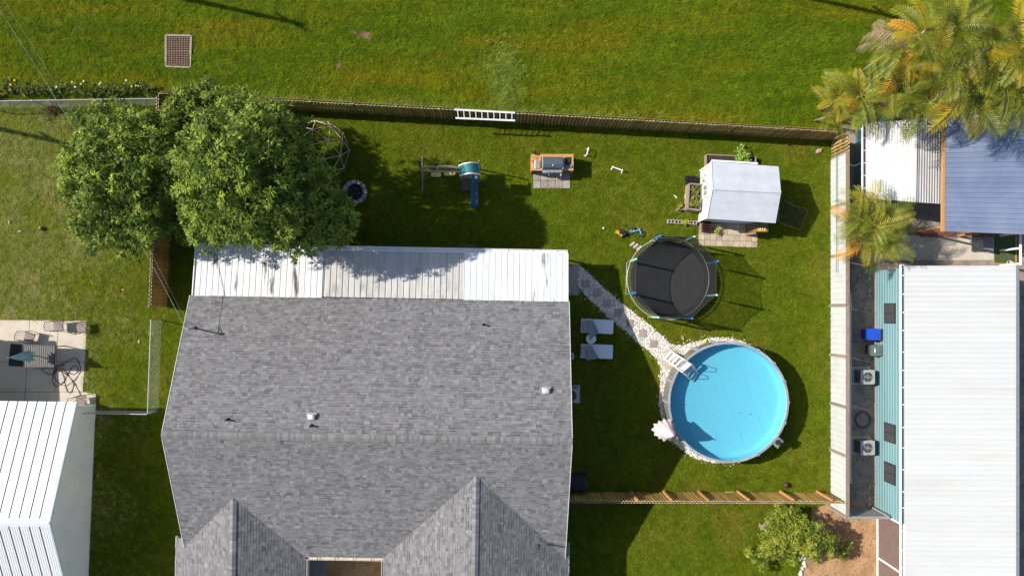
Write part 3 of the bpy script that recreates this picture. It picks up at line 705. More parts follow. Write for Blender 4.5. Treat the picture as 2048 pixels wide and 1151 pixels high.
for i in range(10):
    z0 = .10 + i * .248; MB().box((XW - .030, (YN - .12 + P(1780, 1028, 1.0).y) / 2, z0 + .018), (.008, YN - .12 - P(1780, 1028, 1.0).y, .035)).obj('siding_edge', SILV, mh)
WINS = mat('window_screen', (.045, .045, .05), (.06, .06, .065), 40, rough=.5, spec=.5)
WINF = mat('window_frame_dark', (.03, .03, .033), rough=.4)
for (ya, yb) in ((606, 646), (846, 888), (925, 970)):
    yy0, yy1 = P(1775, ya, 1.5).y, P(1775, yb, 1.5).y - (0 if ya < 700 else -.12)
    zc = [1.0, 2.05]
    def F_(y0, y1, z0, z1, t): return MB().box((XW - .035 - t / 2, (y0 + y1) / 2, (z0 + z1) / 2), (t, abs(y1 - y0), z1 - z0))
    w = F_(yy0, yy1, zc[0], zc[1], .05).obj('window', WINF, mh)
    mid = (yy0 + yy1) / 2
    F_(yy0 - .05, mid + .025, zc[0] + .05, zc[1] - .05, .058).obj('pane', WINS, w); F_(mid - .025, yy1 + .05, zc[0] + .05, zc[1] - .05, .058).obj('pane', WINS, w)
MWR = mat('mobile_home_roof', (0.575, 0.575, 0.57), (0.55, 0.55, 0.545), 1.2, rough=0.5, rnd=0.02, c3=(.49, .485, .46), scale3=.5, con3=(.52, .8), stretch=(.35, 2.2, 1))
nr = 62; y = YN; ph = .262
def zroof(x): return ZT + .16 * (x - XWE) / (XM - XWE)
k = 0
roofp = MB().slab([(XWE + .02, YN - .02, ZT - .012), (XM, YN - .02, zroof(XM) - .012), (XM, YS, zroof(XM) - .012), (XWE + .02, YS, ZT - .012)], .1).obj('roof', WHITE, mh)
while y - ph > YS:
    m = MB(); za, zb = ZT, zroof(XM)
    for (ya, yb, ha, hb) in ((0, .02, .0, .018), (.02, .045, .018, .018), (.045, .065, .018, .004), (.065, ph - .008, .004, .002)):
        m.add([(XWE, y - ya, za + ha), (XM, y - ya, zb + ha), (XM, y - yb, zb + hb), (XWE, y - yb, za + hb)], [(0, 3, 2, 1)])
    m.obj('roof_panel', MWR, roofp); y -= ph
EAVB = mat('brown_gutter', (.16, .12, .115), rough=.7)
XG = P(1804.5, 800, ZT).x
gw = P(1809, 800, ZT - .1).x - P(1803, 800, ZT - .1).x
MB().box((XWE - gw / 2, (YN + YS) / 2, ZT - .12), (gw, YN - YS, .012)).obj('gutter_floor', EAVB, mh)
gl = MB().box((XWE - gw, (YN + .08 + YS) / 2, ZT - .08), (.05, YN - YS + .08, .12)).obj('gutter', WHITE, mh)
MB().box((XWE - gw / 2, YN + .05, ZT - .07), (gw + .05, .05, .12)).obj('gutter_end', WHITE, mh)
y = YN - .5
stm = boxmesh('gutter_strap', (gw, .05, .015), WHITE)
while y > YS: link('gutter_strap', stm, gl, (XWE - gw / 2, y, ZT - .03)); y -= random.uniform(.78, 1.25)
MB().box((XM + .09, (YN + YS) / 2, zroof(XM) - .02), (.16, YN - YS, .05)).obj('roof_edge', GREYM, mh)
MB().box((XW - .03, YP_ - .03, 1.28), (.08, .08, 2.5)).obj('corner_trim', WHITE, mh)
# screen room at the front
SCRN = mat('brown_screen', (.17, .115, .10), (.14, .095, .083), 3, rough=.8)
xs = P(1755, 1100, 0).x; y0 = YP_ - .10; sc_ = thing('screen_porch', 'brown screened porch with white frame at the teal home\'s front', 'screen porch', (xs, y0, 0))
yy = y0; wfs = 2.55
for i in range(4):
    a, b = yy, yy - wfs
    MB().box((xs, (a + b) / 2, 1.3), (.03, wfs - .1, 2.4)).obj('screen_panel', SCRN, sc_)
    MB().box((xs - .01, b, 1.28), (.09, .10, 2.56)).obj('post', WHITE, sc_); yy -= wfs
MB().box((xs - .01, y0, 1.28), (.09, .10, 2.56)).obj('post', WHITE, sc_)
MB().box((xs - .01, (y0 + yy) / 2, .06), (.10, abs(yy - y0) + .1, .12)).obj('sill', WHITE, sc_)
MB().box((xs - .01, (y0 + yy) / 2, 2.53), (.10, abs(yy - y0) + .1, .08)).obj('header', WHITE, sc_)

# ------------------------------------------------------------------ teal shed and blue carport at the upper right
sh = thing('garden_shed', 'teal shed with a white ribbed gable roof, its right slope painted darker as shade', 'shed', tuple(P(1800, 320, 0)))
z1, z2 = 2.25, 2.75
q = [P(1732, 246, z1), P(1832, 238, z2), P(1829, 404, z2), P(1732, 396, z1), P(1889, 236, z1), P(1887, 408, z1)]
CORW = mat('white_corrugated', (0.62, 0.62, 0.62), (0.57, 0.57, 0.56), 1.5, rough=0.5, rnd=.02)
CORSHADE = mat('shaded_corrugated', (0.50, 0.49, 0.48), (0.36, 0.35, 0.35), 1.2, rough=0.55, stretch=(3, .4, 1))  # duller copy of the white sheet: the right slope's grazing shade as colour
def corrug(a, b, c, d, n, amp, m, name, parent, across=True):
    """corrugated sheet between edge a-b (top) and d-c (bottom), waves running from a to b side"""
    mb = MB(); a, b, c, d = (Vector(v) for v in (a, b, c, d)); V, F = [], []
    for i in range(n * 6 + 1):
        t = i / (n * 6); h = Vector((0, 0, amp * math.sin(2 * PI * i / 6))); V += [a.lerp(b, t) + h, d.lerp(c, t) + h]
    F = [(2 * i, 2 * i + 2, 2 * i + 3, 2 * i + 1) for i in range(n * 6)]
    return mb.add(V, F).obj(name, m, parent, smooth=True)
corrug(q[0], q[1], q[2], q[3], 18, .012, CORW, 'roof_slope', sh); corrug(q[1], q[4], q[5], q[2], 11, .022, CORSHADE, 'roof_slope', sh)
MB().bar(q[1] + Vector((0, 0, .03)), q[2] + Vector((0, 0, .03)), .12, .02).obj('ridge_cap', CORW, sh)
wx0, wx1 = P(1709, 300, 0).x, P(1880, 300, 0).x; wy0, wy1 = P(1709, 258, 0).y, P(1709, 395, 0).y
wallm = MB().prism([(wx0, wy0), (wx1, wy0), (wx1, wy1), (wx0, wy1)], 0, 2.15).obj('wall', TEAL, sh)
MB().box((wx0 - .02, (wy0 + wy1) / 2, 2.08), (.05, wy0 - wy1 + .1, .12)).obj('trim', TEAL, sh)
gx, ss = gutter('gutter', q[0] + Vector((-.09, 0, -.10)), q[3] + Vector((-.09, 0, -.10)), EAVB, sh, .15, .10, Vector((1, 0, 0)))
MB().bar(q[0] + Vector((-.17, 0, -.04)), q[3] + Vector((-.17, 0, -.04)), .035, .12).obj('gutter_lip', WHITE, sh)
for k in range(6):
    c = q[0].lerp(q[3], (k + .2) / 6) + Vector((-.09, 0, -.0)); link('gutter_strap', boxmesh('gutter_strap', (.16, .035, .012), WHITE), gx, c)
cp = thing('carport', 'blue-grey ribbed metal carport roof with an orange timber edge', 'carport', tuple(P(1990, 350, 0)))
BLUEM = mat('blue_metal_roof', (0.185, 0.228, 0.345), (0.155, 0.195, 0.30), 1.0, rough=0.5, spec=.5, rnd=0.04, c3=(.25, .29, .39), scale3=.3, con3=(.5, .8))
z = 3.0; c0, c1, c2, c3_ = P(1891, 226, z), P(2110, 214, z), P(2110, 471, z), P(1889, 462, z)
np_ = 24
for i in range(np_):
    a, b = c0.lerp(c3_, i / np_), c0.lerp(c3_, (i + 1) / np_); c_, d_ = c1.lerp(c2, i / np_), c1.lerp(c2, (i + 1) / np_)
    m = MB()
    for f0, f1, h0, h1 in ((0, .05, 0, .03), (.05, .10, .03, .03), (.10, .16, .03, 0), (.16, .5, 0, 0), (.5, .53, 0, .008), (.53, .56, .008, 0), (.56, 1, 0, 0)):
        m.add([a.lerp(b, f0) + Vector((0, 0, h0)), a.lerp(b, f1) + Vector((0, 0, h1)), c_.lerp(d_, f1) + Vector((0, 0, h1)), c_.lerp(d_, f0) + Vector((0, 0, h0))], [(0, 1, 2, 3)])
    m.obj('roof_panel', BLUEM, cp)
MB().bar(c0 + Vector((-.06, 0, -.06)), c3_ + Vector((-.06, -.02, -.06)), .12, .16).obj('fascia', TWOOD, cp)
for p in (c0, c3_, c2):
    pp = p + (Vector((.25, -.3, 0)) if p is c0 else Vector((.25, .3, 0)) if p is c3_ else Vector((-3, .3, 0))); MB().bar(Vector((pp.x, pp.y, 0)), Vector((pp.x, pp.y, z - .05)), .1, .1).obj('post', TWOOD, cp)
mb = MB()
for i in range(9):
    t = (i + .5) / 9; mb.bar(c0.lerp(c3_, t) + Vector((0, 0, -.08)), c1.lerp(c2, t) + Vector((0, 0, -.08)), .05, .1)
mb.obj('purlin', TWOOD, cp, kind='stuff')

# ------------------------------------------------------------------ fences
FH = 1.83
def fence_run(root, a, b, inner, pitch=.19, w=.118, individual_outer=False, m=None):
    m = m or FWOOD
    a, b = Vector((a.x, a.y, 0)), Vector((b.x, b.y, 0)); d = (b - a).normalized(); s = Vector((-d.y, d.x, 0)) * (1 if inner > 0 else -1)
    L = (b - a).length; n = int(L / pitch); ang = math.atan2(d.y, d.x)
    me = boxmesh('picket', (w, .026, FH - .05), m); me.materials.append(ENDG)
    for p_ in me.polygons:
        if p_.normal.z > .9: p_.material_index = 1
    out = MB()
    for i in range(n):
        p = a + d * (i + .5) * pitch + s * .05; link('picket', me, root, (p.x, p.y, FH / 2 + random.uniform(-.012, .012)), (random.uniform(-.012, .012), 0, ang))
        q = a + d * (i + 1) * pitch - s * .05 + Vector((0, 0, FH / 2 + random.uniform(-.012, .012)))
        if individual_outer: link('picket', me, root, q, ang)
        else: out.box(q, (w, .026, FH - .05), ang)
    if not individual_outer: out.obj('outer_pickets', FWOOD, root, kind='stuff')
    for zz in (.35, 1.0, 1.6):
        MB().bar(a + Vector((0, 0, zz)), b + Vector((0, 0, zz)), .04, .085).obj('rail', m, root)
    return a, b, d, s, ang
nf = thing('wooden_fence', 'long shadowbox fence of upright brown boards bordering the mown field', 'fence', tuple(P(1000, 245, 0)))
nA, nB = P(315, 184, FH), P(1697, 262, FH)
fence_run(nf, nA, nB, -1)
pme = boxmesh('fence_post', (.09, .09, FH - .1), FWOOD)
for i in range(16):
    p = Vector((nA.x, nA.y, 0)).lerp(Vector((nB.x, nB.y, 0)), (i + .5) / 16); link('fence_post', pme, nf, (p.x, p.y, FH / 2 - .05), .057)
wf = thing('wooden_fence', 'brown board fence running down between the two mango trees', 'fence', tuple(P(330, 400, 0)))
fence_run(wf, P(315, 187, FH), P(299, 612, FH), 1, individual_outer=True)
ef = thing('wooden_fence', 'short sunlit piece of board fence at the yard\'s upper right corner', 'fence', tuple(P(1664, 290, 0)))
fence_run(ef, P(1697, 264, FH), P(1697, 302, FH), -1, individual_outer=True)
sf = thing('wooden_fence', 'brown board fence with square posts from the house to the white fence', 'fence', tuple(P(1400, 985, 0)))
sA, sB = P(1138, 1003, FH), P(1692, 1004.5, FH)
a, b, d, s, ang = fence_run(sf, sA, sB, 1, pitch=.165, w=.10, individual_outer=True, m=mat('golden_fence_wood', (0.56, 0.35, 0.10), (0.42, 0.26, 0.075), 3.0, rough=0.85, bump=0.3, rnd=0.30, stretch=(6, 6, 1)))
sp = boxmesh('fence_post', (.11, .11, FH - .06), TWOOD)
for px in (1262, 1327, 1397, 1475, 1560, 1633):
    p = P(px, 984, 0); link('fence_post', sp, sf, (p.x, a.y + .10, (FH - .06) / 2), 0)

VFEN = mat('white_fence_panel', (0.53, 0.54, 0.53), (0.46, 0.47, 0.46), 1.2, rough=0.5, rnd=.03, c3=(.45, .45, .42), scale3=.6, con3=(.6, .85))
wfz = thing('metal_fence', 'white corrugated metal fence capped with a weathered plank', 'fence', tuple(P(1664, 660, 0)))
seg = [303, 406, 508, 610, 713, 814, 912, 1033]; XF = P(1694, 600, FH).x
for i in range(7):
    ya, yb = P(1694, seg[i], FH).y - .08, P(1694, seg[i + 1], FH).y + .08
    m = MB(); V, F = [], []; nn = max(4, int((ya - yb) / .3)); k = nn * 6
    for j in range(k + 1):
        t = j / k; off = (-.02 if (j % 6) in (0, 1) else .0); yv = ya + (yb - ya) * t; V += [(XF + off, yv, .03), (XF + off, yv, FH - .06)]
    m.add(V, [(2 * j, 2 * j + 2, 2 * j + 3, 2 * j + 1) for j in range(k)]); m.obj('fence_panel', VFEN, wfz)
pb = boxmesh('fence_post', (.10, .13, FH), GWOOD)
for i in range(8):
    yv = P(1694, seg[i], FH).y; link('fence_post', pb, wfz, (XF - (.045 if i > 2 else -.06), yv, FH / 2 - .02), 0)
for i in range(7):
    ya, yb = P(1694, seg[i], FH).y, P(1694, seg[i + 1], FH).y
    MB().box((XF + .03, (ya + yb) / 2, FH + .01), (.19, ya - yb - .012, .035)).obj('cap_plank', GWOOD, wfz)
# slim white gutter leaning along the far side of the fence, and other leaning things
gl_ = thing('white_gutter', 'long white gutter length propped along the far side of the metal fence', 'gutter', (XF + .3, P(1700, 770, 1).y, 0))
MB().box((XF + .22, (P(1700, 583, 1.6).y + P(1700, 965, 1.6).y) / 2, 1.62), (.10, P(1700, 583, 1.6).y - P(1700, 965, 1.6).y, .012)).obj('trough', WHITE, gl_)
MB().box((XF + .275, (P(1700, 590, 1.6).y + P(1700, 965, 1.6).y) / 2, 1.67), (.016, P(1700, 590, 1.6).y - P(1700, 965, 1.6).y, .10)).obj('lip', WHITE, gl_)
for k in range(9):
    MB().box((XF + .22, P(1700, 595 + k * 42, 1.6).y, 1.67), (.11, .02, .02)).obj('strap', GREYM, gl_)
for yv in (600, 950): MB().bar((XF + .22, P(1700, yv, 0).y, 0), (XF + .22, P(1700, yv, 0).y, 1.61), .05, .05).obj('stake', GWOOD, gl_)
sb = MB(); V, F = [], []
c = P(1704, 892, .8); n = 16
for i in range(n + 1):
    t = i / n; yv = P(1704, 848, .8).y + (P(1704, 938, .8).y - P(1704, 848, .8).y) * t; w = .30 * math.sin(PI * min(1, max(0, .02 + t * .96))) ** .6
    V += [(XF + .50, yv, .95 - w), (XF + .56, yv, .95 - w * .5), (XF + .50, yv, .95 + w), (XF + .42, yv, .95)]
F = [(4 * i + j, 4 * i + (j + 1) % 4, 4 * i + 4 + (j + 1) % 4, 4 * i + 4 + j) for i in range(n) for j in range(4)] + [(0, 1, 2, 3), (4 * n + 3, 4 * n + 2, 4 * n + 1, 4 * n)]
sbt = sb.add(V, F).obj('surfboard', mat('yellow_board', (.42, .34, .05), (.36, .29, .05), 3, rough=.4), None, smooth=True)
sbt.location = (0, 0, -.32); tag(sbt, 'yellow board standing on edge behind the white metal fence', 'surfboard')
rod = MB().tube([(XF - .10, P(1672, 310, .5).y, .9), (XF - .16, P(1672, 545, .5).y, 1.0)], .022, 6).obj('thin_pipe', mat('green_pipe', (.10, .16, .13), rough=.5)); tag(rod, 'thin dark green pipe hung along the white fence by the palm', 'pipe')
MB().bar((XF - .05, P(1672, 400, .5).y, .93), (XF - .14, P(1672, 400, .5).y, .93), .02, .02).obj('hook', GREYM, rod)

# grey gate between the fence end and the teal home
gt = thing('wooden_gate', 'low grey weathered board gate between the white fence and teal home', 'gate', tuple(P(1735, 1015, 0)))
ga, gb = P(1690, 1034, 1.75), P(1778, 1036, 1.75); nb = 8
GREYW = mat('grey_board', (.30, .30, .29), (.22, .22, .21), 3, rough=.9, rnd=.15, stretch=(4, 4, 1))
for i in range(nb):
    z0 = .08 + i * .205; MB().box(((ga.x + gb.x) / 2, (ga.y + gb.y) / 2, z0 + .1), (gb.x - ga.x, .022, .19)).obj('board', GREYW, gt)
MB().box(((ga.x + gb.x) / 2, ga.y, 1.75), (gb.x - ga.x + .1, .14, .04)).obj('cap_board', GREYW, gt)
for x_ in (ga.x, gb.x): MB().box((x_, ga.y + .06, .86), (.09, .09, 1.72)).obj('post', GREYW, gt)

# chain-link fences
WIRE = mat('galvanised_wire', (.42, .43, .44), (.34, .35, .36), 8, rough=.5, metal=.3)
def chainlink(label, pts, h, npost, dens=.12):
    t = thing('chain_link_fence', label, 'fence', (pts[0].x, pts[0].y, 0))
    mesh = MB()
    for a, b in zip(pts[:-1], pts[1:]):
        a, b = Vector((a.x, a.y, 0)), Vector((b.x, b.y, 0)); L = (b - a).length; d = (b - a) / L; n = int(L / dens)
        MB().tube([a + Vector((0, 0, h)), b + Vector((0, 0, h))], .026, 8).obj('top_rail', WIRE, t)
        hh = h - .08
        for i in range(-int(hh / dens), n):
            for sg in (1, -1):
                s0 = i * dens; p, q = (s0, .05), (s0 + hh, hh)
                if sg < 0: p, q = (s0, hh), (s0 + hh, .05)
                lo, hi = max(p[0], 0), min(q[0], L)
                if hi - lo < .05: continue
                zl = p[1] + (q[1] - p[1]) * (lo - p[0]) / hh; zh = p[1] + (q[1] - p[1]) * (hi - p[0]) / hh
                A_, B_ = a + d * lo + Vector((0, 0, zl)), a + d * hi + Vector((0, 0, zh)); s = Vector((-d.y, d.x, 0)) * .0022; u = Vector((0, 0, .0025))
                mesh.add([A_ - s, B_ - s, B_ + s + u, A_ + s + u], [(0, 1, 2, 3)])
        k = max(2, int(L / npost) + 1)
        for i in range(k):
            c = a.lerp(b, i / (k - 1)); MB().tube([c, c + Vector((0, 0, h + .05))], .03, 8).obj('post', WIRE, t)
    mesh.obj('wire_mesh', WIRE, t, kind='stuff')
chainlink('chain-link fence with a shiny top rail along the shrubs at upper left', [P(-60, 203, 1.25), P(314, 197, 1.25)], 1.25, 3.0)
chainlink('chain-link fence with pale rail down the side lawn by the patio', [P(302, 640, 1.2), P(295, 828, 1.2), P(160, 826, 1.2)], 1.2, 2.6)
# ------------------------------------------------------------------ trees
def whorls(name, C, Nn, m, parent, nl=(9, 13), L=(.17, .27), wd=.25, spread=(35, 95), droop=.35, tint=None, kind=None):
    """leafy crown: at every twig tip a rosette of lance-shaped leaves"""
    C = np.asarray(C); Nn = np.asarray(Nn); W_ = len(C); k = rng.integers(nl[0], nl[1], W_); idx = np.repeat(np.arange(W_), k); n = len(idx)
    nrm = Nn[idx]; up = np.tile([0.0, 0, 1], (n, 1)); ref = np.where(np.abs(nrm[:, 2:3]) > .9, [[1.0, 0, 0]], up)
    t1 = np.cross(ref, nrm); t1 /= np.linalg.norm(t1, axis=1, keepdims=True) + 1e-9; t2 = np.cross(nrm, t1)
    az = rng.uniform(0, 2 * PI, n)[:, None]; ph = np.radians(rng.uniform(*spread, n))[:, None]
    out = t1 * np.cos(az) + t2 * np.sin(az); d = nrm * np.cos(ph) + out * np.sin(ph)
    side = np.cross(d, nrm); side /= np.linalg.norm(side, axis=1, keepdims=True) + 1e-9
    ll = rng.uniform(*L, n)[:, None]; w = ll * wd * rng.uniform(.8, 1.2, (n, 1))
    b = C[idx] + d * ll * .06; mid = b + d * ll * .5 - nrm * ll * .03; tip = b + d * ll - np.array([[0, 0, 1.0]]) * ll * droop * rng.uniform(.5, 1.3, (n, 1))
    V = np.stack([b, mid + side * w / 2, tip, mid - side * w / 2], 1).reshape(-1, 3); F = np.arange(4 * n).reshape(n, 4)
    base = (np.clip(rng.normal(.34, .26, W_), .02, 1) if tint is None else np.asarray(tint))[idx] + rng.normal(0, .10, n)
    return npmesh(name, V, F, m, parent, np.repeat(np.clip(base, 0, 1), 4), kind=kind)
def crown_points(lobes, per, up_bias=.35, keep=.55):
    C, Nn = [], []
    for (c, r, sz, *dn) in lobes:
        k = int(per * r * r * (dn[0] if dn else 1)); v = rng.normal(0, 1, (k, 3)); v /= np.linalg.norm(v, axis=1, keepdims=True)
        v[:, 2] = np.where((v[:, 2] < -.2) & (rng.random(k) < .75), -v[:, 2], v[:, 2]); rr = r * rng.uniform(keep, 1.04, (k, 1)) ** .6
        C.append(np.array(c) + v * rr * np.array([1, 1, sz])); nn = v * np.array([1, 1, .8]) + np.array([0, 0, up_bias + .3]) + rng.normal(0, .18, (k, 3)); Nn.append(nn / np.linalg.norm(nn, axis=1, keepdims=True))
    return np.concatenate(C), np.concatenate(Nn)
def px_lobes(poly, n, zf, r0, r1, mind=24, inset=14):
    """lobes of foliage inside an outline seen from the air; zf gives the crown's height over a ground point"""
    xs, ys = [p[0] for p in poly], [p[1] for p in poly]; out, pts = [], []; tries = 0
    while len(out) < n and tries < 30000:
        tries += 1; x, y = random.uniform(min(xs), max(xs)), random.uniform(min(ys), max(ys))
        if not inpoly(np.array([x]), np.array([y]), poly)[0]: continue
        if any(math.hypot(x - a, y - b) < mind for a, b in pts): continue
        d = min(_segd(x, y, poly[i], poly[(i + 1) % len(poly)]) for i in range(len(poly)))
        if d < inset: continue
        z = 4.0
        for _ in range(14): q = P(x, y, z); z = .5 * z + .5 * zf(q.x, q.y)
        z *= random.uniform(.90, 1.06); r = min(random.uniform(r0, r1), (d + 10) / 42)
        pts.append((x, y)); out.append((tuple(P(x, y, z)), r, .85))
    for i in range(len(poly)):                                      # stray sprays past the outline
        for _ in range(2):
            t = random.random(); x = poly[i][0] + (poly[(i + 1) % len(poly)][0] - poly[i][0]) * t; y = poly[i][1] + (poly[(i + 1) % len(poly)][1] - poly[i][1]) * t; z = 3.0
            for _ in range(10): q = P(x, y, z); z = .5 * z + .5 * zf(q.x, q.y)
            out.append((tuple(P(x + random.gauss(0, 5), y + random.gauss(0, 5), z)), random.uniform(r0, r1) * .7, .85, .9))
    return [o for o in out if random.random() > .08]
def dome(px, py, rx, ry, z0, z1, pw=.5):
    c = P(px, py)
    return lambda x, y: z0 + (z1 - z0) * max(0.0, 1 - ((x - c.x) * 36 / rx) ** 2 - ((y - c.y) * 36 / ry) ** 2) ** pw
def _segd(x, y, a, b):
    dx, dy = b[0] - a[0], b[1] - a[1]; t = max(0, min(1, ((x - a[0]) * dx + (y - a[1]) * dy) / (dx * dx + dy * dy))); return math.hypot(x - a[0] - t * dx, y - a[1] - t * dy)
def fill_lobes(zf, px, py, rx, ry, n, r0, r1, zlo=1.6, poly=None):
    """lower and inner foliage below the dome's skin"""
    out = []
    tries = 0
    while len(out) < n and tries < 5000:
        tries += 1; a, q = random.uniform(0, 2 * PI), math.sqrt(random.random()); x, y = px + rx * q * math.cos(a) * .9, py + ry * q * math.sin(a) * .9
        c = P(x, y); zt = zf(c.x, c.y) - .8
        if zt < zlo: continue
        z = random.uniform(zlo, zt); k = FOC / (CAM_H - z); sx_, sy_ = NADX + c.x * k, NADY - c.y * k
        if poly is not None and (not inpoly(np.array([sx_]), np.array([sy_]), poly)[0] or min(_segd(sx_, sy_, poly[i], poly[(i + 1) % len(poly)]) for i in range(len(poly))) < 20): continue
        out.append(((c.x, c.y, z), random.uniform(r0, r1), .8, .85))
    return out
def tree(name, label, cat, base, lobes, per, m, fork=2.0, tr=.22, **kw):
    t = thing(name, label, cat, tuple(base)); lobes_c = [Vector(l[0]) for l in lobes]
    top = sum(lobes_c, Vector()) / len(lobes_c); fk = Vector(base) + Vector((.1, .05, fork))
    MB().tube([base, Vector(base).lerp(fk, .5) + Vector((.06, -.04, 0)), fk], [tr * 1.35, tr * 1.05, tr], 10).obj('trunk', BARK, t, smooth=True)
    br = MB()
    for li, c in enumerate(lobes_c):
        if li % 3: continue
        lr = lobes[li][1]; mid = fk.lerp(c, .5) + Vector((random.uniform(-.3, .3), random.uniform(-.3, .3), random.uniform(-.5, .1))); br.tube([fk, mid, c], [tr * .42, tr * .22, tr * .07], 6)
        for _ in range(3):
            q = c + Vector((random.uniform(-1, 1), random.uniform(-1, 1), random.uniform(-.6, .3))) * lr * .7; br.tube([mid.lerp(c, .6), q], [tr * .12, tr * .04], 4)
    br.obj('branches', BARK, t, smooth=True)
    C, Nn = crown_points(lobes, per); whorls('crown', C, Nn, m, t, **kw); return t
main_poly = [(338, 212), (372, 166), (420, 172), (465, 190), (520, 205), (585, 220), (612, 262), (622, 322), (676, 356), (702, 440), (690, 478), (640, 490), (592, 506), (540, 482), (470, 482), (400, 492), (352, 476), (334, 400), (330, 300)]
left_poly = [(150, 228), (210, 215), (260, 212), (300, 232), (345, 224), (352, 330), (345, 462), (290, 480), (262, 510), (200, 492), (150, 482), (135, 440), (150, 410), (116, 352), (125, 320), (150, 290), (163, 252)]
tree('mango_tree', 'large dense mango tree inside the fence overhanging the patio cover', 'tree', P(596, 392), px_lobes(main_poly, 230, dome(592, 385, 185, 178, 2.4, 9.6, .8), .34, .56, 14, 9) + fill_lobes(dome(592, 385, 160, 150, 2.0, 9.6, .8), 592, 385, 175, 160, 120, .6, .85, 1.2, main_poly), 74, LEAF, 2.4, .28, spread=(48, 96), L=(.22, .33), wd=.24)
tree('mango_tree', 'mango tree with paler crown on the neighbour\'s side of the fence', 'tree', P(350, 395) + Vector((-.9, 0, 0)), px_lobes(left_poly, 135, dome(345, 395, 190, 150, 2.2, 6.2, .7), .32, .54, 14, 9) + fill_lobes(dome(345, 395, 170, 140, 1.8, 6.0, .7), 345, 395, 160, 140, 50, .55, .8, 1.2, left_poly), 74, LEAF, 1.8, .2, spread=(48, 96), L=(.21, .32), wd=.24)
bush_poly = [(1545, 1022), (1580, 1012), (1605, 1030), (1625, 1050), (1655, 1060), (1690, 1085), (1697, 1112), (1660, 1112), (1600, 1108), (1560, 1118), (1520, 1135), (1502, 1105), (1520, 1080), (1540, 1050)]
bl = px_lobes(bush_poly, 46, dome(1585, 1062, 85, 60, .6, 2.0), .24, .42, 11, 8)
tree('citrus_tree', 'small leafy tree with yellowing tips beside the orange mulch bed', 'tree', P(1597, 1060), bl, 260, BUSHL, .6, .10, nl=(6, 9), L=(.11, .19), wd=.34, spread=(45, 95), tint=None)

# hedge of wild vines outside the chain-link fence
hd = thing('hedge', 'low straggly hedge with yellow flowers along the chain-link fence', 'hedge', tuple(P(150, 182)))
C, Nn, T = [], [], []
for i in range(420):
    x = random.uniform(-40, 312); y = random.gauss(183, 7) - 2 * math.sin(x * .05)
    if 130 < x < 165 and random.random() < .5: continue
    p = P(x, y, 0); C.append((p.x, p.y, random.uniform(.08, .75) * (1 - min(1, abs(y - 183) / 30)))); Nn.append((random.gauss(0, .4), random.gauss(0, .4), 1)); T.append(max(0, random.gauss(.12, .1)) + (.6 if random.random() < .03 or (x < 40 and random.random() < .2) else 0))
Nn = np.array(Nn); Nn /= np.linalg.norm(Nn, axis=1, keepdims=True)
whorls('foliage', C, Nn, HEDGEL, hd, nl=(6, 11), L=(.09, .20), wd=.5, tint=T)
FLOW = mat('yellow_petal', (.62, .50, .10), rough=.6); wfl = mat('cream_petal', (.66, .62, .45), rough=.6)
for i in range(13):
    x = random.uniform(0, 300); p = P(x, random.gauss(176, 6), .0); m = MB(); zf_ = random.uniform(.5, .8); pet = []
    for k in range(5):
        a = 2 * PI * k / 5; q = p + Vector((0, 0, random.uniform(.5, .8))); e = .045; q = p + Vector((0, 0, zf_)); pet.append([q, q + Vector((math.cos(a - .5) * e, math.sin(a - .5) * e, .02)), q + Vector((math.cos(a) * e * 1.5, math.sin(a) * e * 1.5, .03)), q + Vector((math.cos(a + .5) * e, math.sin(a + .5) * e, .02))])
    m.add([pet[0][0]] + [v for q_ in pet for v in q_[1:]], [(0, 1 + 3 * k, 2 + 3 * k, 3 + 3 * k) for k in range(5)]); m.obj('flower', FLOW if i % 3 else wfl, hd)
stump = MB()
for i in range(60):
    a = random.uniform(0, 6.28); c = P(105, 222, .05) + Vector((random.gauss(0, .16), random.gauss(0, .22), 0)); stump.bar(c, c + Vector((math.cos(a) * .25, math.sin(a) * .25, random.uniform(.05, .45))), .02, .02)
tag(stump.obj('dead_shrub', mat('dead_twigs', (.13, .08, .05), (.2, .12, .08), 9, rough=.95)), 'brown dried-up shrub on the lawn below the chain-link fence', 'dead shrub')

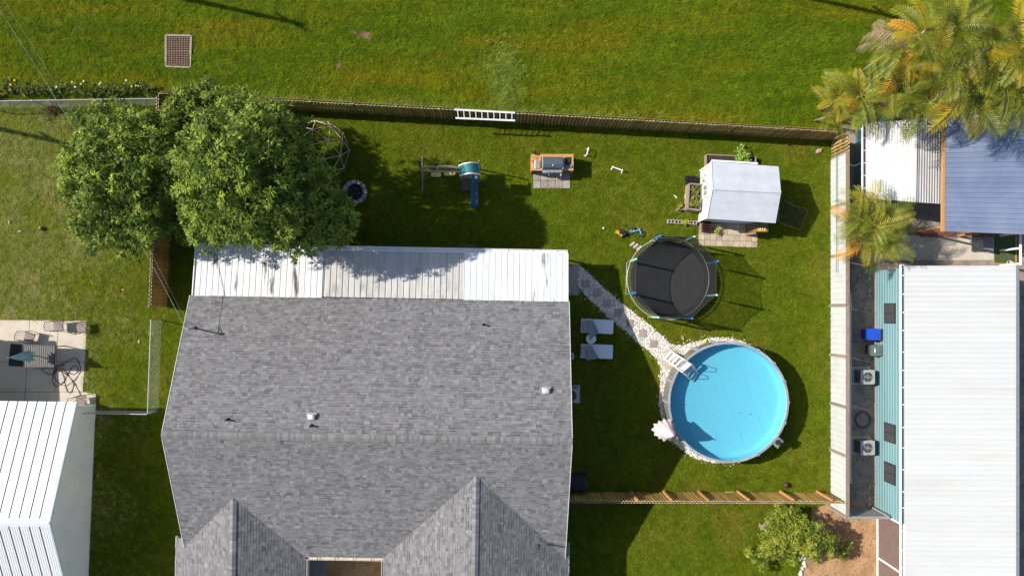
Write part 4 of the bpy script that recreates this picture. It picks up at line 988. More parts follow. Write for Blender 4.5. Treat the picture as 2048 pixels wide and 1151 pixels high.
# ------------------------------------------------------------------ palms
FR_G = mat('palm_green', (0.085, 0.120, 0.009), (0.255, 0.255, 0.026), 1.0, rough=.45, spec=.3, trans=.14, rnd=.25)
FR_Y = mat('palm_yellow', (0.46, 0.33, 0.012), (0.27, 0.25, 0.02), 1.3, rough=.5, trans=.25, rnd=.2)
FR_O = mat('palm_orange', (0.64, 0.27, 0.018), (0.46, 0.24, 0.025), 1.6, rough=.6, trans=.2, rnd=.2)
FR_D = mat('palm_dead', (0.30, 0.20, 0.125), (0.20, 0.14, 0.09), 2, rough=.9, rnd=.2)
def frond_mesh(name, L, arch, nleaf, ll, m, vee=.5, droop=.5, seed=0):
    r = random.Random(seed); V, F = [], []
    def rc(t): return Vector((L * t * (1 - .18 * arch * t), 0, L * (.42 * t - arch * t * t)))
    pr = [rc(i / 10) for i in range(11)]
    mb = MB(); mb.tube(pr, [.022 * (1 - .8 * i / 10) + .004 for i in range(11)], 4)
    for s in (-1, 1):
        for i in range(nleaf):
            t = .14 + .86 * (i + .5) / nleaf; p = rc(t); tg = (rc(min(1, t + .02)) - rc(t - .02)).normalized()
            l = ll * (math.sin(PI * (.12 + .8 * t)) ** .7) * r.uniform(.8, 1.1); sd = Vector((0, s, 0)); upv = sd.cross(tg) * s
            if upv.z < 0: upv = -upv
            fw = .35 + .55 * t + r.uniform(-.05, .05)
            d = (sd * 1.0 + tg * fw + upv * (vee + r.uniform(-.08, .08))).normalized(); w = .050 * r.uniform(.8, 1.2)
            q1 = p + d * l * .5; q2 = p + d * l - Vector((0, 0, l * droop * r.uniform(.75, 1.1))); o = tg * w / 2
            mb.add([p - o * .5, p + o * .5, q1 + o, q1 - o, q2], [(0, 1, 2, 3), (3, 2, 4)])
    me = bpy.data.meshes.new(name); me.from_pydata(mb.v, [], mb.f); me.materials.append(m); me.update(); return me
FRM = {k: [frond_mesh('frond', L, ar, 19, ll, m, vee, dr, i + sd) for i, (L, ar, ll) in enumerate(((1.9, .55, .62), (2.2, .62, .66), (1.6, .5, .55)))] for sd, (k, m, vee, dr) in enumerate((('g', FR_G, .45, .45), ('y', FR_Y, .3, .55), ('o', FR_O, .25, .6), ('d', FR_D, .1, .9)))}
def palm(label, stems, mix, nf, size=1.0, lean=.25):
    """stems: list of crown centres (pixel x, y, height) of one plant"""
    c0 = sum((P(a, b, z) for a, b, z in stems), Vector()) / len(stems); t = thing('palm_tree', label, 'palm', (c0.x, c0.y, 0))
    for (a, b, z) in stems:
        top = P(a, b, z); foot = Vector((top.x + random.uniform(-.4, .4) + (c0.x - top.x) * .5, top.y + random.uniform(-.4, .4) + (c0.y - top.y) * .5, 0))
        MB().tube([foot, foot.lerp(top, .5) + Vector((random.uniform(-.1, .1), random.uniform(-.1, .1), .1)), top], [.075, .055, .05], 8).obj('trunk', PALE_BARK, t, smooth=True)
        for i in range(nf):
            kind = random.choices(('g', 'y', 'o', 'd'), mix)[0]; low = kind in 'od'
            az = 2 * PI * i * .382 + random.uniform(-.3, .3); pit = random.uniform(.15, .55) if low else random.uniform(-.75, .25)
            ro = (Matrix.Rotation(az, 3, 'Z') @ Matrix.Rotation(pit, 3, 'Y') @ Matrix.Rotation(random.uniform(-.7, .7), 3, 'X')).to_euler()
            f = link('frond', random.choice(FRM[kind]), t, top + Vector((0, 0, -.05 - (.35 if low else 0))), tuple(ro)); s = size * random.uniform(.8, 1.15); f.scale = (s, s, s)
    return t
palm('feathery palm with pinkish dry fronds at the top of the orange clump', [(1850, 62, 6.0), (1842, 84, 5.4)], (8, 1, .8, 2.5), 10)
palm('tall dark green palm arching over the field next to the pink-tipped one', [(1915, 52, 6.4), (1935, 88, 6.1)], (10, .5, .2, .1), 9)
palm('green palm with bright orange fronds on the clump\'s left edge', [(1800, 92, 5.2), (1808, 108, 4.9)], (7, .6, 4, .4), 9)
palm('green palm leaning out at mid clump above pale bare trunks', [(1905, 135, 6.0), (1872, 120, 5.6)], (9, 1.2, 1.3, .4), 10)
palm('palm at the frame\'s right edge with a yellow fan of fronds', [(2035, 72, 6.0), (2050, 110, 6.2), (1992, 92, 6.0)], (9, 3.5, .5, .3), 10)
palm('palm with drying pale fronds near the blue carport\'s upper edge', [(1985, 135, 5.6), (2010, 168, 5.2)], (8, 1, .6, 2.5), 10)
palm('short green palm at the lower left tip with lemon yellow fronds', [(1672, 200, 2.6), (1690, 185, 2.7), (1668, 222, 2.1)], (8, 3.5, .2, .2), 9, .8)
palm('bushy green palm beside the yellow-tipped one behind the fence corner', [(1722, 190, 3.4), (1738, 212, 3.0)], (8, 1.2, .6, .3), 12, .9)
palm('palm drooping over the white shed roof with one dry hanging frond', [(1795, 185, 4.2), (1822, 210, 4.3), (1860, 205, 4.6)], (9, 1, .9, .6), 9)
palm('palm with orange fronds touching the carport\'s upper left corner', [(1925, 185, 5.0), (1950, 205, 4.6), (1890, 172, 5.0)], (8, 1, 3.5, .4), 10)
palm('green palm drooping over the blue carport at the right edge', [(2030, 190, 5.0), (2046, 215, 4.8), (1975, 205, 4.6)], (7, 2, 1, .6), 9)
palm('round clump of areca palm standing by itself against the white fence', [(1748, 452, 3.6), (1722, 440, 3.3), (1770, 438, 3.3), (1738, 485, 3.0), (1765, 478, 3.1), (1738, 418, 3.2)], (9, 1.2, .8, .3), 14, .80)

# ------------------------------------------------------------------ storm drain
dr = thing('storm_drain', 'rusty grid drain in a square concrete frame in the mown field', 'drain', tuple(P(358, 104)))
RUST = mat('rusty_iron', (.27, .17, .12), (.17, .11, .08), 8, rough=.85)
q = [P(333, 72), P(384, 73), P(381.5, 136), P(333, 134)]; q = [v + Vector((0, 0, .10)) for v in q]
cf = MB()
for a, b in zip(q, q[1:] + q[:1]): cf.bar(a + Vector((0, 0, -.06)), b + Vector((0, 0, -.06)), .09, .14)
cf.obj('concrete_frame', mat('old_concrete', (.38, .33, .28), (.24, .21, .18), 5, rough=.95, bump=.3), dr)
cc = sum(q, Vector()) / 4; MB().box((cc.x, cc.y, .015), (1.3, 1.6, .02)).obj('pit', mat('dry_leaves', (.17, .11, .075), (.10, .07, .05), 9, rough=.95, bump=.8), dr)
for half in (0, 1):
    gb_ = MB()
    lx, ly = 1.27, .83; ox, oy = cc.x - lx / 2, cc.y + (.02 if half == 0 else -.02 - ly)
    for i in range(10): gb_.box((ox + lx * i / 9, oy + ly / 2, .085), (.028, ly, .05))
    for j in range(8): gb_.box((ox + lx / 2, oy + ly * j / 7, .085), (lx, .026, .048))
    gb_.obj('grate', RUST, dr)

# ------------------------------------------------------------------ ladder on the fence
ld = thing('ladder', 'white aluminium ladder hung flat on the inside of the brown fence', 'ladder', tuple(P(970, 236)))
za = 1.78; la, lb = P(909, 219, za + .06), P(1030, 225.5, za + .06); lc, ldn = P(911, 236, za - .14), P(1030, 241, za - .14)
for a, b in ((la, lb), (lc, ldn)): MB().bar(a, b, .035, .085, up=(0, 1, .4)).obj('rail', WHITE, ld)
for i in range(10):
    t = (i + .5) / 10; MB().tube([la.lerp(lb, t), lc.lerp(ldn, t)], .022, 6).obj('rung', WHITE, ld)
for t in (.2, .8):
    a = la.lerp(lb, t); MB().bar(Vector((a.x, a.y + .05, za - .16)), lc.lerp(ldn, t) + Vector((0, -.03, -.04)), .03, .03).obj('bracket', DARK, ld)

# ------------------------------------------------------------------ climbing dome
dm = thing('climbing_dome', 'rusty pink geodesic climbing dome half hidden under the mango tree', 'climbing frame', tuple(P(638, 302)))
PINK = mat('rusty_pink_tube', (.80, .58, .46), (.64, .44, .34), 6, rough=.6)
bm = bmesh.new(); bmesh.ops.create_icosphere(bm, subdivisions=2, radius=1.70)
gr_ = (1 + 5 ** .5) / 2
R0 = Vector((0, 1, gr_)).normalized().rotation_difference(Vector((0, 0, 1))).to_matrix()
top5 = max(bm.verts, key=lambda v: (len(v.link_edges) == 5) * 10 + v.co.z); R0 = top5.co.normalized().rotation_difference(Vector((0, 0, 1))).to_matrix(); Rz = Matrix.Rotation(.33, 3, 'Z')
c = P(638, 302)
for v in bm.verts: v.co = Rz @ (R0 @ v.co)
hubs = MB(); hubv = [v for v in bm.verts if v.co.z > -.12]
def dz(v): return Vector((c.x + v.co.x, c.y + v.co.y, max(.03, v.co.z * .82 + .03)))
for e in bm.edges:
    if all(v.co.z > -.12 for v in e.verts): MB().tube([dz(e.verts[0]), dz(e.verts[1])], .019, 6).obj('tube', PINK, dm)
for v in hubv: hubs.ball(dz(v), .045, 8)
hubs.obj('hubs', PINK, dm, kind='stuff'); bm.free()

# ------------------------------------------------------------------ fire pit
fp = thing('fire_pit', 'ring of pale stone blocks around black ash in the mango tree\'s shade', 'fire pit', tuple(P(711, 385)))
FPS = mat('fire_pit_block', (.42, .38, .36), (.32, .29, .27), 5, rough=.9, rnd=.15, bump=.3)
c = P(711, 385)
for i in range(12):
    a = 2 * PI * i / 12 + .1; m = MB(); w0, w1 = .215, .25; r0, r1 = .47, .67
    pts = [(c.x + r * math.cos(a + s), c.y + r * math.sin(a + s)) for r, s in ((r0, -w0), (r1 - .03, -w1 + .02), (r1, -w1 + .09), (r1, w1 - .09), (r1 - .03, w1 - .02), (r0, w0))]
    m.prism(pts, 0, .24 + random.uniform(-.02, .02)).obj('stone_block', FPS, fp)
MB().lathe((c.x, c.y, .0), [(.46, 0), (.46, .04), (.2, .09), (.01, .07)], 20).obj('ash', mat('ash', (.022, .021, .021), (.05, .048, .046), 9, rough=1, bump=.6), fp)
for k in range(3): MB().tube([(c.x - .22 + k * .14, c.y - .25, .12), (c.x + .2 - k * .1, c.y + .24, .14)], .04, 7).obj('charred_log', mat('charred_wood', (.03, .026, .024), (.07, .06, .055), 8, rough=1), fp)

# ------------------------------------------------------------------ swing set with slide
sw = thing('swing_set', 'playset with two yellow swings, teal canopy tower and blue slide', 'swing set', tuple(P(905, 360)))
TAN = mat('tan_plastic_tube', (.36, .28, .23), (.27, .21, .18), 5, rough=.6); PSW = mat('brown_play_steps', (.20, .155, .125), (.14, .11, .09), 4, rough=.8, rnd=.15)
zb = 2.05; ba, bb = P(846, 337, zb), P(920, 339.5, zb)
MB().bar(ba + Vector((0, .11, 0)), bb + Vector((0, .11, 0)), .07, .07).bar(ba - Vector((0, .11, 0)), bb - Vector((0, .11, 0)), .07, .07).obj('top_beam', TAN, sw)
for yy, zt in ((315, 0), (386, 0)):
    ft = P(845, yy, 0); MB().tube([ba + Vector((-.03, 0, .02)), ft], .038, 8).obj('leg', TAN, sw)
MB().tube([P(843.5, 326, zb - .55), P(844, 350, zb - .55)], .025, 6).obj('brace', TAN, sw)
YEL = mat('yellow_swing', (.60, .47, .17), (.50, .39, .14), 5, rough=.5); CH = mat('swing_rope', (.3, .29, .27), rough=.6)
for (x0, x1, yc) in ((862, 882, 348.5), (888, 910, 346)):
    zs = .5; a, b = P(x0, yc, zs), P(x1, yc, zs); s = MB(); V = []
    for i in range(9):
        t = i / 8; p = a.lerp(b, t); dip = -.09 * math.sin(PI * t); V += [(p.x, p.y - .12, zs + dip), (p.x, p.y + .12, zs + dip), (p.x, p.y + .12, zs + dip - .025), (p.x, p.y - .12, zs + dip - .025)]
    F = [(4 * i + j, 4 * i + (j + 1) % 4, 4 * i + 4 + (j + 1) % 4, 4 * i + 4 + j) for i in range(8) for j in range(4)] + [(0, 1, 2, 3), (35, 34, 33, 32)]
    seat = s.add(V, F).obj('swing_seat', YEL, sw)
    for p in (a, b): MB().tube([p, Vector((p.x, (ba.y + bb.y) / 2, zb - .03))], .012, 5).obj('chain', CH, seat)
# monkey bar loop above the beam
MB().tube([P(874, 338, zb + .03), P(877, 332, zb + .18), P(882, 331, zb + .2), P(906, 332, zb + .2), P(911, 334, zb + .18), P(913, 339, zb + .03)], .022, 6).obj('grab_rail', ALU, sw)
dkz = 1.15; d0, d1, d2, d3 = P(922, 330, dkz), P(959, 330, dkz), P(959, 357, dkz), P(922, 357, dkz)
MB().slab([d0, d1, d2, d3], .06).obj('deck', PSW, sw)
zc = 2.35; can = MB(); V = []; n = 10
k0, k1, k2, k3 = P(917, 330, zc), P(957, 325, zc), P(960, 347, zc), P(920, 350, zc)
for i in range(n + 1):
    t = i / n; h = .42 * math.sin(PI * t) ** .8 - .18
    V += [k0.lerp(k1, t) + Vector((0, 0, h)), k3.lerp(k2, t) + Vector((0, 0, h))]
TEALC = mat('teal_canvas', (.035, .20, .20), (.028, .16, .165), 2, rough=.7)
can.add(V, [(2 * i, 2 * i + 1, 2 * i + 3, 2 * i + 2) for i in range(n)]).obj('canopy', TEALC, sw)
for off in (0, 1): MB().tube([V[2 * i + off] for i in range(n + 1)], .035, 6).obj('canopy_edge', WHITE2, sw)
for p, q in ((d0, k0), (d1, k1), (d2, k2), (d3, k3)): MB().bar(Vector((p.x, p.y, 0)), Vector((p.x, p.y, zc - .15)), .06, .06).obj('tower_post', TAN, sw)
for i in range(6):
    t = i / 5; a = P(925 + t * 0, 353 + t * 24, dkz * (1 - t * .92)); b = P(941, 353 + t * 24, dkz * (1 - t * .92)); MB().bar(a, b, .20, .05).obj('step', PSW, sw)
for x in (924, 942): MB().bar(P(x, 351, dkz), P(x, 380, 0.02), .04, .11).obj('stringer', PSW, sw)
SLB = mat('blue_slide', (.045, .12, .22), (.04, .105, .19), 2, rough=.3, spec=.5)
prof = [(352, 1.18), (358, 1.12), (366, .92), (376, .68), (388, .43), (398, .25), (406, .15), (415, .12)]; V, F = [], []
for (py, z) in prof:
    for xx, h in ((941.5, .10), (943.2, .11), (944.2, 0), (949, -.02), (953.8, 0), (954.8, .11), (956.5, .10)):
        p = P(xx, py, z); V.append((p.x, p.y, z + h))
for i in range(len(prof) - 1):
    for j in range(6): F.append((7 * i + j, 7 * i + j + 1, 7 * i + 8 + j, 7 * i + 7 + j))
sl = MB().add(V, F).obj('slide', SLB, sw, smooth=True); md = sl.modifiers.new('solid', 'SOLIDIFY'); md.thickness = .02
MB().box(P(949, 410, .06), (.3, .1, .12)).obj('slide_foot', SLB, sw)

# ------------------------------------------------------------------ grill island
gi_ = thing('grill_island', 'orange timber island holding a closed grey barbecue grill', 'barbecue island', tuple(P(1104, 330)))
ZT_ = .92; gx0, gx1 = P(1062, 330, ZT_).x, P(1147, 330, ZT_).x; gy1, gy0 = P(1100, 308, ZT_).y, P(1100, 341, ZT_).y
tp = [(gx0, gx1, gy1 - .17, gy1), (gx0, gx1, gy0, gy0 + .10), (gx0, gx0 + .14, gy0 + .106, gy1 - .176), (gx1 - .14, gx1, gy0 + .106, gy1 - .176)]
for i in range(3): tp.append((gx0 + .146 + i * .135, gx0 + .146 + i * .135 + .13, gy0 + .106, gy1 - .176))
for i in range(4): tp.append((gx1 - .14 - (i + 1) * .135, gx1 - .14 - i * .135 - .006, gy0 + .106, gy1 - .176))
for (a, b, c_, d_) in tp: MB().box(((a + b) / 2, (c_ + d_) / 2, ZT_ - .02 + random.uniform(-.003, .003)), (b - a - .004, d_ - c_ - .004, .04)).obj('top_plank', TWOOD, gi_)
for a in (gx0 + .05, gx1 - .05):
    for b in (gy0 + .05, gy1 - .05): MB().box((a, b, .44), (.09, .09, .88)).obj('leg', TWOOD, gi_)
for i in range(4): MB().box(((gx0 + gx1) / 2, gy1 - .02, .15 + i * .2), (gx1 - gx0 - .1, .02, .18)).obj('side_plank', TWOOD, gi_)
for s in (gx0 + .012, gx1 - .012):
    for i in range(4): MB().box((s, (gy0 + gy1) / 2, .15 + i * .2), (.02, gy1 - gy0 - .1, .18)).obj('side_plank', TWOOD, gi_)
MB().box(((gx0 + gx1) / 2, (gy0 + gy1) / 2, .12), (gx1 - gx0 - .2, gy1 - gy0 - .1, .03)).obj('shelf', GWOOD, gi_)
bq = thing('barbecue_grill', 'grey hooded gas grill set into the orange timber island', 'grill', tuple(P(1105, 327, ZT_)))
bx0, bx1 = P(1086, 325, 1.2).x, P(1125, 325, 1.2).x; by1, by0 = P(1100, 313, 1.2).y, P(1100, 338, 1.2).y
HOOD = mat('grill_hood', (.13, .16, .19), (.105, .13, .155), 3, rough=.35, metal=.4); dpt = by1 - by0
V, F = [], []; prof = [(0, .0), (.0, .16), (.10, .27), (.34, .33), (.62, .33), (.86, .22), (1.0, .05), (1.0, 0)]
for xx in (bx0, bx1):
    for f, h in prof: V.append((xx, by1 - dpt * f, ZT_ + .04 + h))
k = len(prof); F = [tuple(range(k)), tuple(range(2 * k - 1, k - 1, -1))] + [(i, k + i, k + (i + 1) % k, (i + 1) % k) for i in range(k)]
hd_ = MB().add(V, F).obj('hood', HOOD, bq)
for xx in (bx0 - .025, bx1 + .025): MB().box((xx, (by0 + by1) / 2, ZT_ + .14), (.05, dpt * .98, .20)).obj('hood_end', ALU, bq)
MB().tube([(bx0 + .08, by0 - .06, ZT_ + .22), (bx1 - .08, by0 - .06, ZT_ + .22)], .018, 8).bar((bx0 + .1, by0, ZT_ + .2), (bx0 + .1, by0 - .06, ZT_ + .22), .02, .02).bar((bx1 - .1, by0, ZT_ + .2), (bx1 - .1, by0 - .06, ZT_ + .22), .02, .02).obj('handle', ALU, hd_)
MB().lathe(((bx0 + bx1) / 2, by0 + .2, ZT_ + .34), [(.0, 0), (.035, 0), (.035, .012)], 12).obj('thermometer', WHITE, hd_)
MB().box(((bx0 + bx1) / 2, by0 - .06, ZT_ - .08), (bx1 - bx0, .14, .2)).obj('control_panel', ALU, bq)
for i in range(4): MB().tube([(bx0 + .2 + i * .22, by0 - .13, ZT_ - .08), (bx0 + .2 + i * .22, by0 - .165, ZT_ - .08)], .03, 8).obj('knob', DARK, bq)
def disc_thing(name, label, cat, px, py, z, r, h, m): return tag(MB().lathe(P(px, py, z), [(r * .86, 0), (r, h), (r * .9, h), (r * .8, .01)], 14).obj(name, m, smooth=False), label, cat)
disc_thing('bowl', 'small blue bowl on the right end of the grill island', 'bowl', 1140, 333, ZT_, .09, .07, mat('blue_bowl', (.12, .25, .42), rough=.3))
tag(MB().box(P(1136, 322, ZT_ + .02), (.30, .42, .03)).box(P(1136, 322, ZT_ + .05), (.22, .30, .03)).obj('griddle', DARK), 'black flat griddle lying right of the grill hood', 'griddle')
sbx = thing('side_burner', 'grey steel side burner with lid knob left of the hood', 'side burner', tuple(P(1075, 329, ZT_)))
MB().box(P(1075, 329, ZT_ + .03), (.24, .42, .06)).obj('lid', GREYM, sbx); MB().box(P(1070, 329, ZT_ + .025), (.05, .44, .05)).obj('frame', WHITE, sbx); MB().ball(P(1074, 329, ZT_ + .07), .02, 8).obj('knob', WHITE, sbx)
tag(MB().lathe(P(1069, 306.5, ZT_), [(.02, 0), (.07, .05), (.09, .16), (.05, .22), (.02, .24)], 10).box(P(1069, 308, ZT_ - .03), (.05, .04, .06)).obj('lantern', DARK), 'small black lantern on the island\'s upper left corner', 'lantern')
tag(MB().tube([P(1063, 321, ZT_ + .02), P(1067, 324, ZT_ + .02)], .03, 8).obj('sauce_bottle', mat('red_label', (.45, .05, .05), rough=.4)), 'small red bottle lying on the island\'s left edge', 'bottle')

# white tube hurdles on the lawn
def hurdle(label, a, b, h):
    a, b = Vector(a), Vector(b); t = thing('hurdle', label, 'hurdle', (a.x, a.y, 0)); m = MB()
    m.tube([a, a + Vector((0, 0, h)), b + Vector((0, 0, h)), b], .035, 8).obj('frame', WHITE, t)
    d = (b - a).normalized(); s = Vector((-d.y, d.x, 0))
    for q in (a, b): MB().tube([q - s * .12 + Vector((0, 0, .03)), q + s * .12 + Vector((0, 0, .03))], .03, 8).obj('foot', WHITE, t)
hurdle('white tube hurdle standing upright just right of the barbecue island', P(1175.5, 299), P(1172, 312), .42)
hurdle('low white tube hurdle lying aslant between the barbecue and the coop', P(1224, 336), P(1244, 343), .28)
# ------------------------------------------------------------------ chicken coop shed with its planters
cs = thing('coop', 'small white shed with a pale corrugated gable roof beside raised planters', 'shed', tuple(P(1480, 385)))
CRF = mat('coop_roof', (.50, .53, .57), (.44, .47, .51), 1.6, rough=.5, rnd=.03, c3=(.40, .42, .45), scale3=1.1, con3=(.55, .75))
PALE = mat('pale_mint_wall', (.56, .64, .64), (.50, .58, .58), 2, rough=.7)
zE2, zR2 = 2.0, 2.55
NW, NE, SE, SW_ = P(1423, 323, zE2), P(1557, 333, zE2), P(1551, 446, zE2), P(1414, 437, zE2); RW, RE = P(1425, 378, zR2), P(1562, 384.5, zR2)
def rows(a, b, c, d, n, m, name, parent, lap=.018):
    """lapped sheets from the ridge a-b down to the eave d-c"""
    for i in range(n):
        t0, t1 = i / n, (i + 1) / n; q = MB(); h0, h1 = Vector((0, 0, .004)), Vector((0, 0, lap + .004))
        A_, B_, C_, D_ = a.lerp(d, t0) + h0, b.lerp(c, t0) + h0, b.lerp(c, t1) + h1, a.lerp(d, t1) + h1
        q.add([A_, B_, C_, D_, D_ - h1, C_ - h1], [(0, 1, 2, 3), (3, 2, 5, 4)]); q.obj(name, m, parent)
rs = MB().slab([NW, NE, RE, RW], .05).slab([RW, RE, SE, SW_], .05).obj('roof', CRF, cs)
rows(RW, RE, SE, SW_, 17, CRF, 'roof_sheet', rs, .014); rows(RW, RE, NE, NW, 4, CRF, 'roof_sheet', rs, .012)
MB().bar(RW + Vector((0, 0, .03)), RE + Vector((0, 0, .03)), .09, .02).obj('ridge_cap', CRF, rs)
w0, w1, w2, w3 = P(1401, 342), P(1520, 350), P(1515, 449), P(1397, 443)
w = MB(); top = 1.92
w.prism([w0, w1, w2, w3], 0, top); gm = (w0 + w3) / 2; w.add([Vector((w0.x, w0.y, top)), Vector((gm.x, gm.y, zR2 - .08)), Vector((w3.x, w3.y, top))], [(0, 1, 2)])
w.obj('wall', PALE, cs)
for i in range(8):
    z = .12 + i * .225; MB().bar(Vector((w0.x - .012, w0.y, z)), Vector((w3.x - .012, w3.y, z)), .018, .19).obj('wall_board', PALE, cs)
for p in (w0, w3): MB().bar(Vector((p.x - .02, p.y, 0)), Vector((p.x - .02, p.y, top)), .09, .09).obj('corner_trim', WHITE, cs)
MB().bar(NW + Vector((.0, .05, .0)), P(1515, 329, zE2) + Vector((0, .05, 0)), .09, .10).obj('eave_board', WHITE, cs)
for a, b in ((NW, RW), (RW, SW_)): MB().bar(a + Vector((-.02, 0, -.02)), b + Vector((-.02, 0, -.02)), .05, .12).obj('rake_board', WHITE, cs)
dm_ = (w0 + w3) / 2; MB().box((dm_.x - .05, dm_.y + .1, 1.1), (.04, .75, 1.3)).obj('door', PALE, cs)
for i in range(2): MB().box((dm_.x - .085, dm_.y + .1 - .14 + i * .28, 1.35), (.02, .2, .5)).obj('shutter', GWOOD, cs)

def plant_tuft(name, label, cat, c, n, h, r, m, tintm=.5, L=(.10, .2), group=None):
    t = tag(whorls(name, [tuple(Vector(c) + Vector((random.gauss(0, r * .5), random.gauss(0, r * .5), random.uniform(.2, 1) * h))) for _ in range(n)], [(0, 0, 1.0)] * n, m, None, nl=(6, 10), L=L, wd=.5, tint=list(rng.normal(tintm, .2, n))), label, cat, group); return t
def planter(label, q, h, th=.06, name='planter_box', plants=0):
    q = [P(*p, h) for p in q]; c = sum(q, Vector()) / 4; t = thing(name, label, 'planter', (c.x, c.y, 0))
    for a, b in zip(q, q[1:] + q[:1]):
        for k in range(2): MB().bar(Vector((a.x, a.y, h * (.25 + .5 * k))), Vector((b.x, b.y, h * (.25 + .5 * k))), th, h * .48).obj('board', GWOOD, t)
    MB().prism([(c.x + (v.x - c.x) * .95, c.y + (v.y - c.y) * .95) for v in q], 0, h - .08).obj('soil', SOIL, t)
    if plants:
        C = []
        for i in range(plants):
            a, b = random.uniform(.1, .9), random.uniform(.08, .92); p = (q[0] * (1 - a) + q[1] * a) * (1 - b) + (q[3] * (1 - a) + q[2] * a) * b; C.append((p.x, p.y, h + random.uniform(-.05, .15)))
        whorls('seedlings', C, [(0, 0, 1.0)] * plants, BUSHL, t, nl=(4, 7), L=(.06, .13), wd=.4)
    return t
planter('wooden raised bed of bare dark soil behind the coop roof', [(1413, 309), (1512, 313), (1511, 345), (1413, 342)], .38)
planter('tall wooden planter box full of seedlings left of the coop', [(1379, 367), (1404, 369), (1401, 420), (1376, 417)], .75, .07, plants=70)
plant_tuft('leafy_plant', 'bright lime green plant growing at the back bed by the coop', 'plant', P(1478, 314), 26, .7, .36, LIMEL, .6, (.14, .26))
BLK = mat('cinder_block', (.40, .36, .32), (.31, .28, .25), 6, rough=.95, bump=.3, rnd=.1)
def cinder(label, px, py, rz, group=None, soil=True):
    c = P(px, py); t = thing('cinder_block', label, 'cinder block', tuple(c), group); R = Matrix.Rotation(rz, 3, 'Z')
    m = MB(); L, Wd, H_, tt = .40, .20, .19, .035
    for o, d in (((0, Wd / 2 - tt / 2), (L, tt)), ((0, -Wd / 2 + tt / 2), (L, tt)), ((-L / 2 + tt / 2, 0), (tt, Wd - 2 * tt)), ((0, 0), (tt, Wd - 2 * tt)), ((L / 2 - tt / 2, 0), (tt, Wd - 2 * tt))):
        m.box(c + R @ Vector((o[0], o[1], H_ / 2)), (d[0], d[1], H_), rz)
    m.obj('block', BLK, t)
    for s in (-1, 1): MB().box(c + R @ Vector((s * .09, 0, .06)), (.14, .12, .12), rz).obj('soil', SOIL, t)
    return t
cinder('end cinder block with dark soil, leftmost in the row above the trampoline', 1341, 443.5, -.05)
cinder('cinder block with dark soil, second in the row above the trampoline', 1355, 444.5, -.05)
cinder('cinder block sprouting green, third in the row above the trampoline', 1370, 445, -.05)
cinder('bare pale cinder block nearest the coop pavers in its row', 1385, 446, -.05)
cinder('cinder block under the tray of black pots left of the coop', 1377, 365, 0)
plant_tuft('seedling', 'small green seedling sprouting from the cinder block row', 'plant', P(1369, 445, .12), 7, .12, .12, BUSHL, .6)
cinder('cinder block holding a leafy plant beside the orange pot', 1359, 417, .1)
plant_tuft('seedling', 'green leaves growing out of the cinder block by the orange pot', 'plant', P(1358, 414, .15), 8, .15, .12, BUSHL, .5)
def pot(label, px, py, r, h, m, soil=True, name='plant_pot'):
    c = P(px, py); t = thing(name, label, 'plant pot', tuple(c))
    MB().lathe(c, [(r * .7, 0), (r * .95, h * .85), (r, h * .86), (r, h), (r * .86, h), (r * .8, h * .8)], 14).obj('pot', m, t)
    MB().lathe(c + Vector((0, 0, h * .5)), [(r * .78, 0), (r * .8, h * .3), (.01, h * .32)], 12).obj('soil', SOIL, t); return t
pot('terracotta pot tucked between planter box and cinder block', 1374, 380, .13, .24, TERRA)
pot('white round pot left of the tall planter box', 1373, 394, .17, .28, WHITE2)
pot('orange-rimmed pot at the lower left planter corner', 1366, 412, .13, .22, TERRA)
tr = thing('pot_tray', 'tray of small black nursery pots on a cinder block', 'pot tray', tuple(P(1381, 360)))
MB().box(P(1381, 360, .21), (.62, .48, .03)).obj('tray', DARK, tr)
for i in range(4):
    for j in range(3):
        c = P(1381, 360, .225); MB().lathe(c + Vector((-.22 + i * .148, -.15 + j * .15, 0)), [(.045, 0), (.065, .13), (.055, .13), (.05, .09), (.005, .09)], 8).obj('nursery_pot', DARK, tr)
tag(MB().bar(P(1348, 390, .05), P(1354, 396, .05), .05, .04).obj('marker_stick', WHITE), 'short white stick lying on the grass left of the planters', 'stick')
tag(MB().tube([P(1401, 370, .8), P(1409, 362, 1.15), P(1400, 352, .7)], .015, 5).tube([P(1401, 370, .8), P(1403, 378, .2)], .02, 5).obj('garden_hook', GWOOD), 'thin crooked stake rising at the tall planter\'s upper corner', 'stake')
plant_tuft('vine_plant', 'straggly vine climbing the stake at the coop\'s left wall', 'plant', P(1405, 366, .3), 14, .8, .18, BUSHL, .55, (.06, .13))
rk = thing('pot_crate', 'dark maroon crate of pots on the tan pavers by the coop', 'crate', tuple(P(1410, 453)))
MAR = mat('maroon_plastic', (.075, .028, .026), (.05, .02, .02), 6, rough=.6)
c = P(1410, 453)
for dx, dy, sx_, sy_ in ((0, -.3, .42, .02), (0, .3, .42, .02), (-.21, 0, .02, .6), (.21, 0, .02, .6)): MB().box((c.x + dx, c.y + dy, .2), (sx_, sy_, .34)).obj('side', MAR, rk)
MB().box((c.x, c.y, .05), (.4, .6, .04)).obj('base', MAR, rk)
for i in range(3):
    for j in range(4): MB().lathe((c.x - .13 + i * .13, c.y - .2 + j * .135, .07), [(.04, 0), (.058, .3), (.05, .3), (.04, .25), (.01, .25)], 8).obj('pot', MAR, rk)
plant_tuft('potted_plant', 'low green plant spreading over the tan pavers by the crate', 'plant', P(1431, 462, .03), 14, .3, .22, BUSHL, .55, (.08, .17))
bn = thing('wooden_stand', 'small wooden stand of shelves at the coop\'s lower right corner', 'shelf', tuple(P(1505, 462)))
BRN = mat('brown_stand_wood', (.23, .145, .075), (.16, .10, .05), 3, rough=.85, rnd=.15)
a0, a1 = P(1500, 468, .0), P(1522, 470, 0)
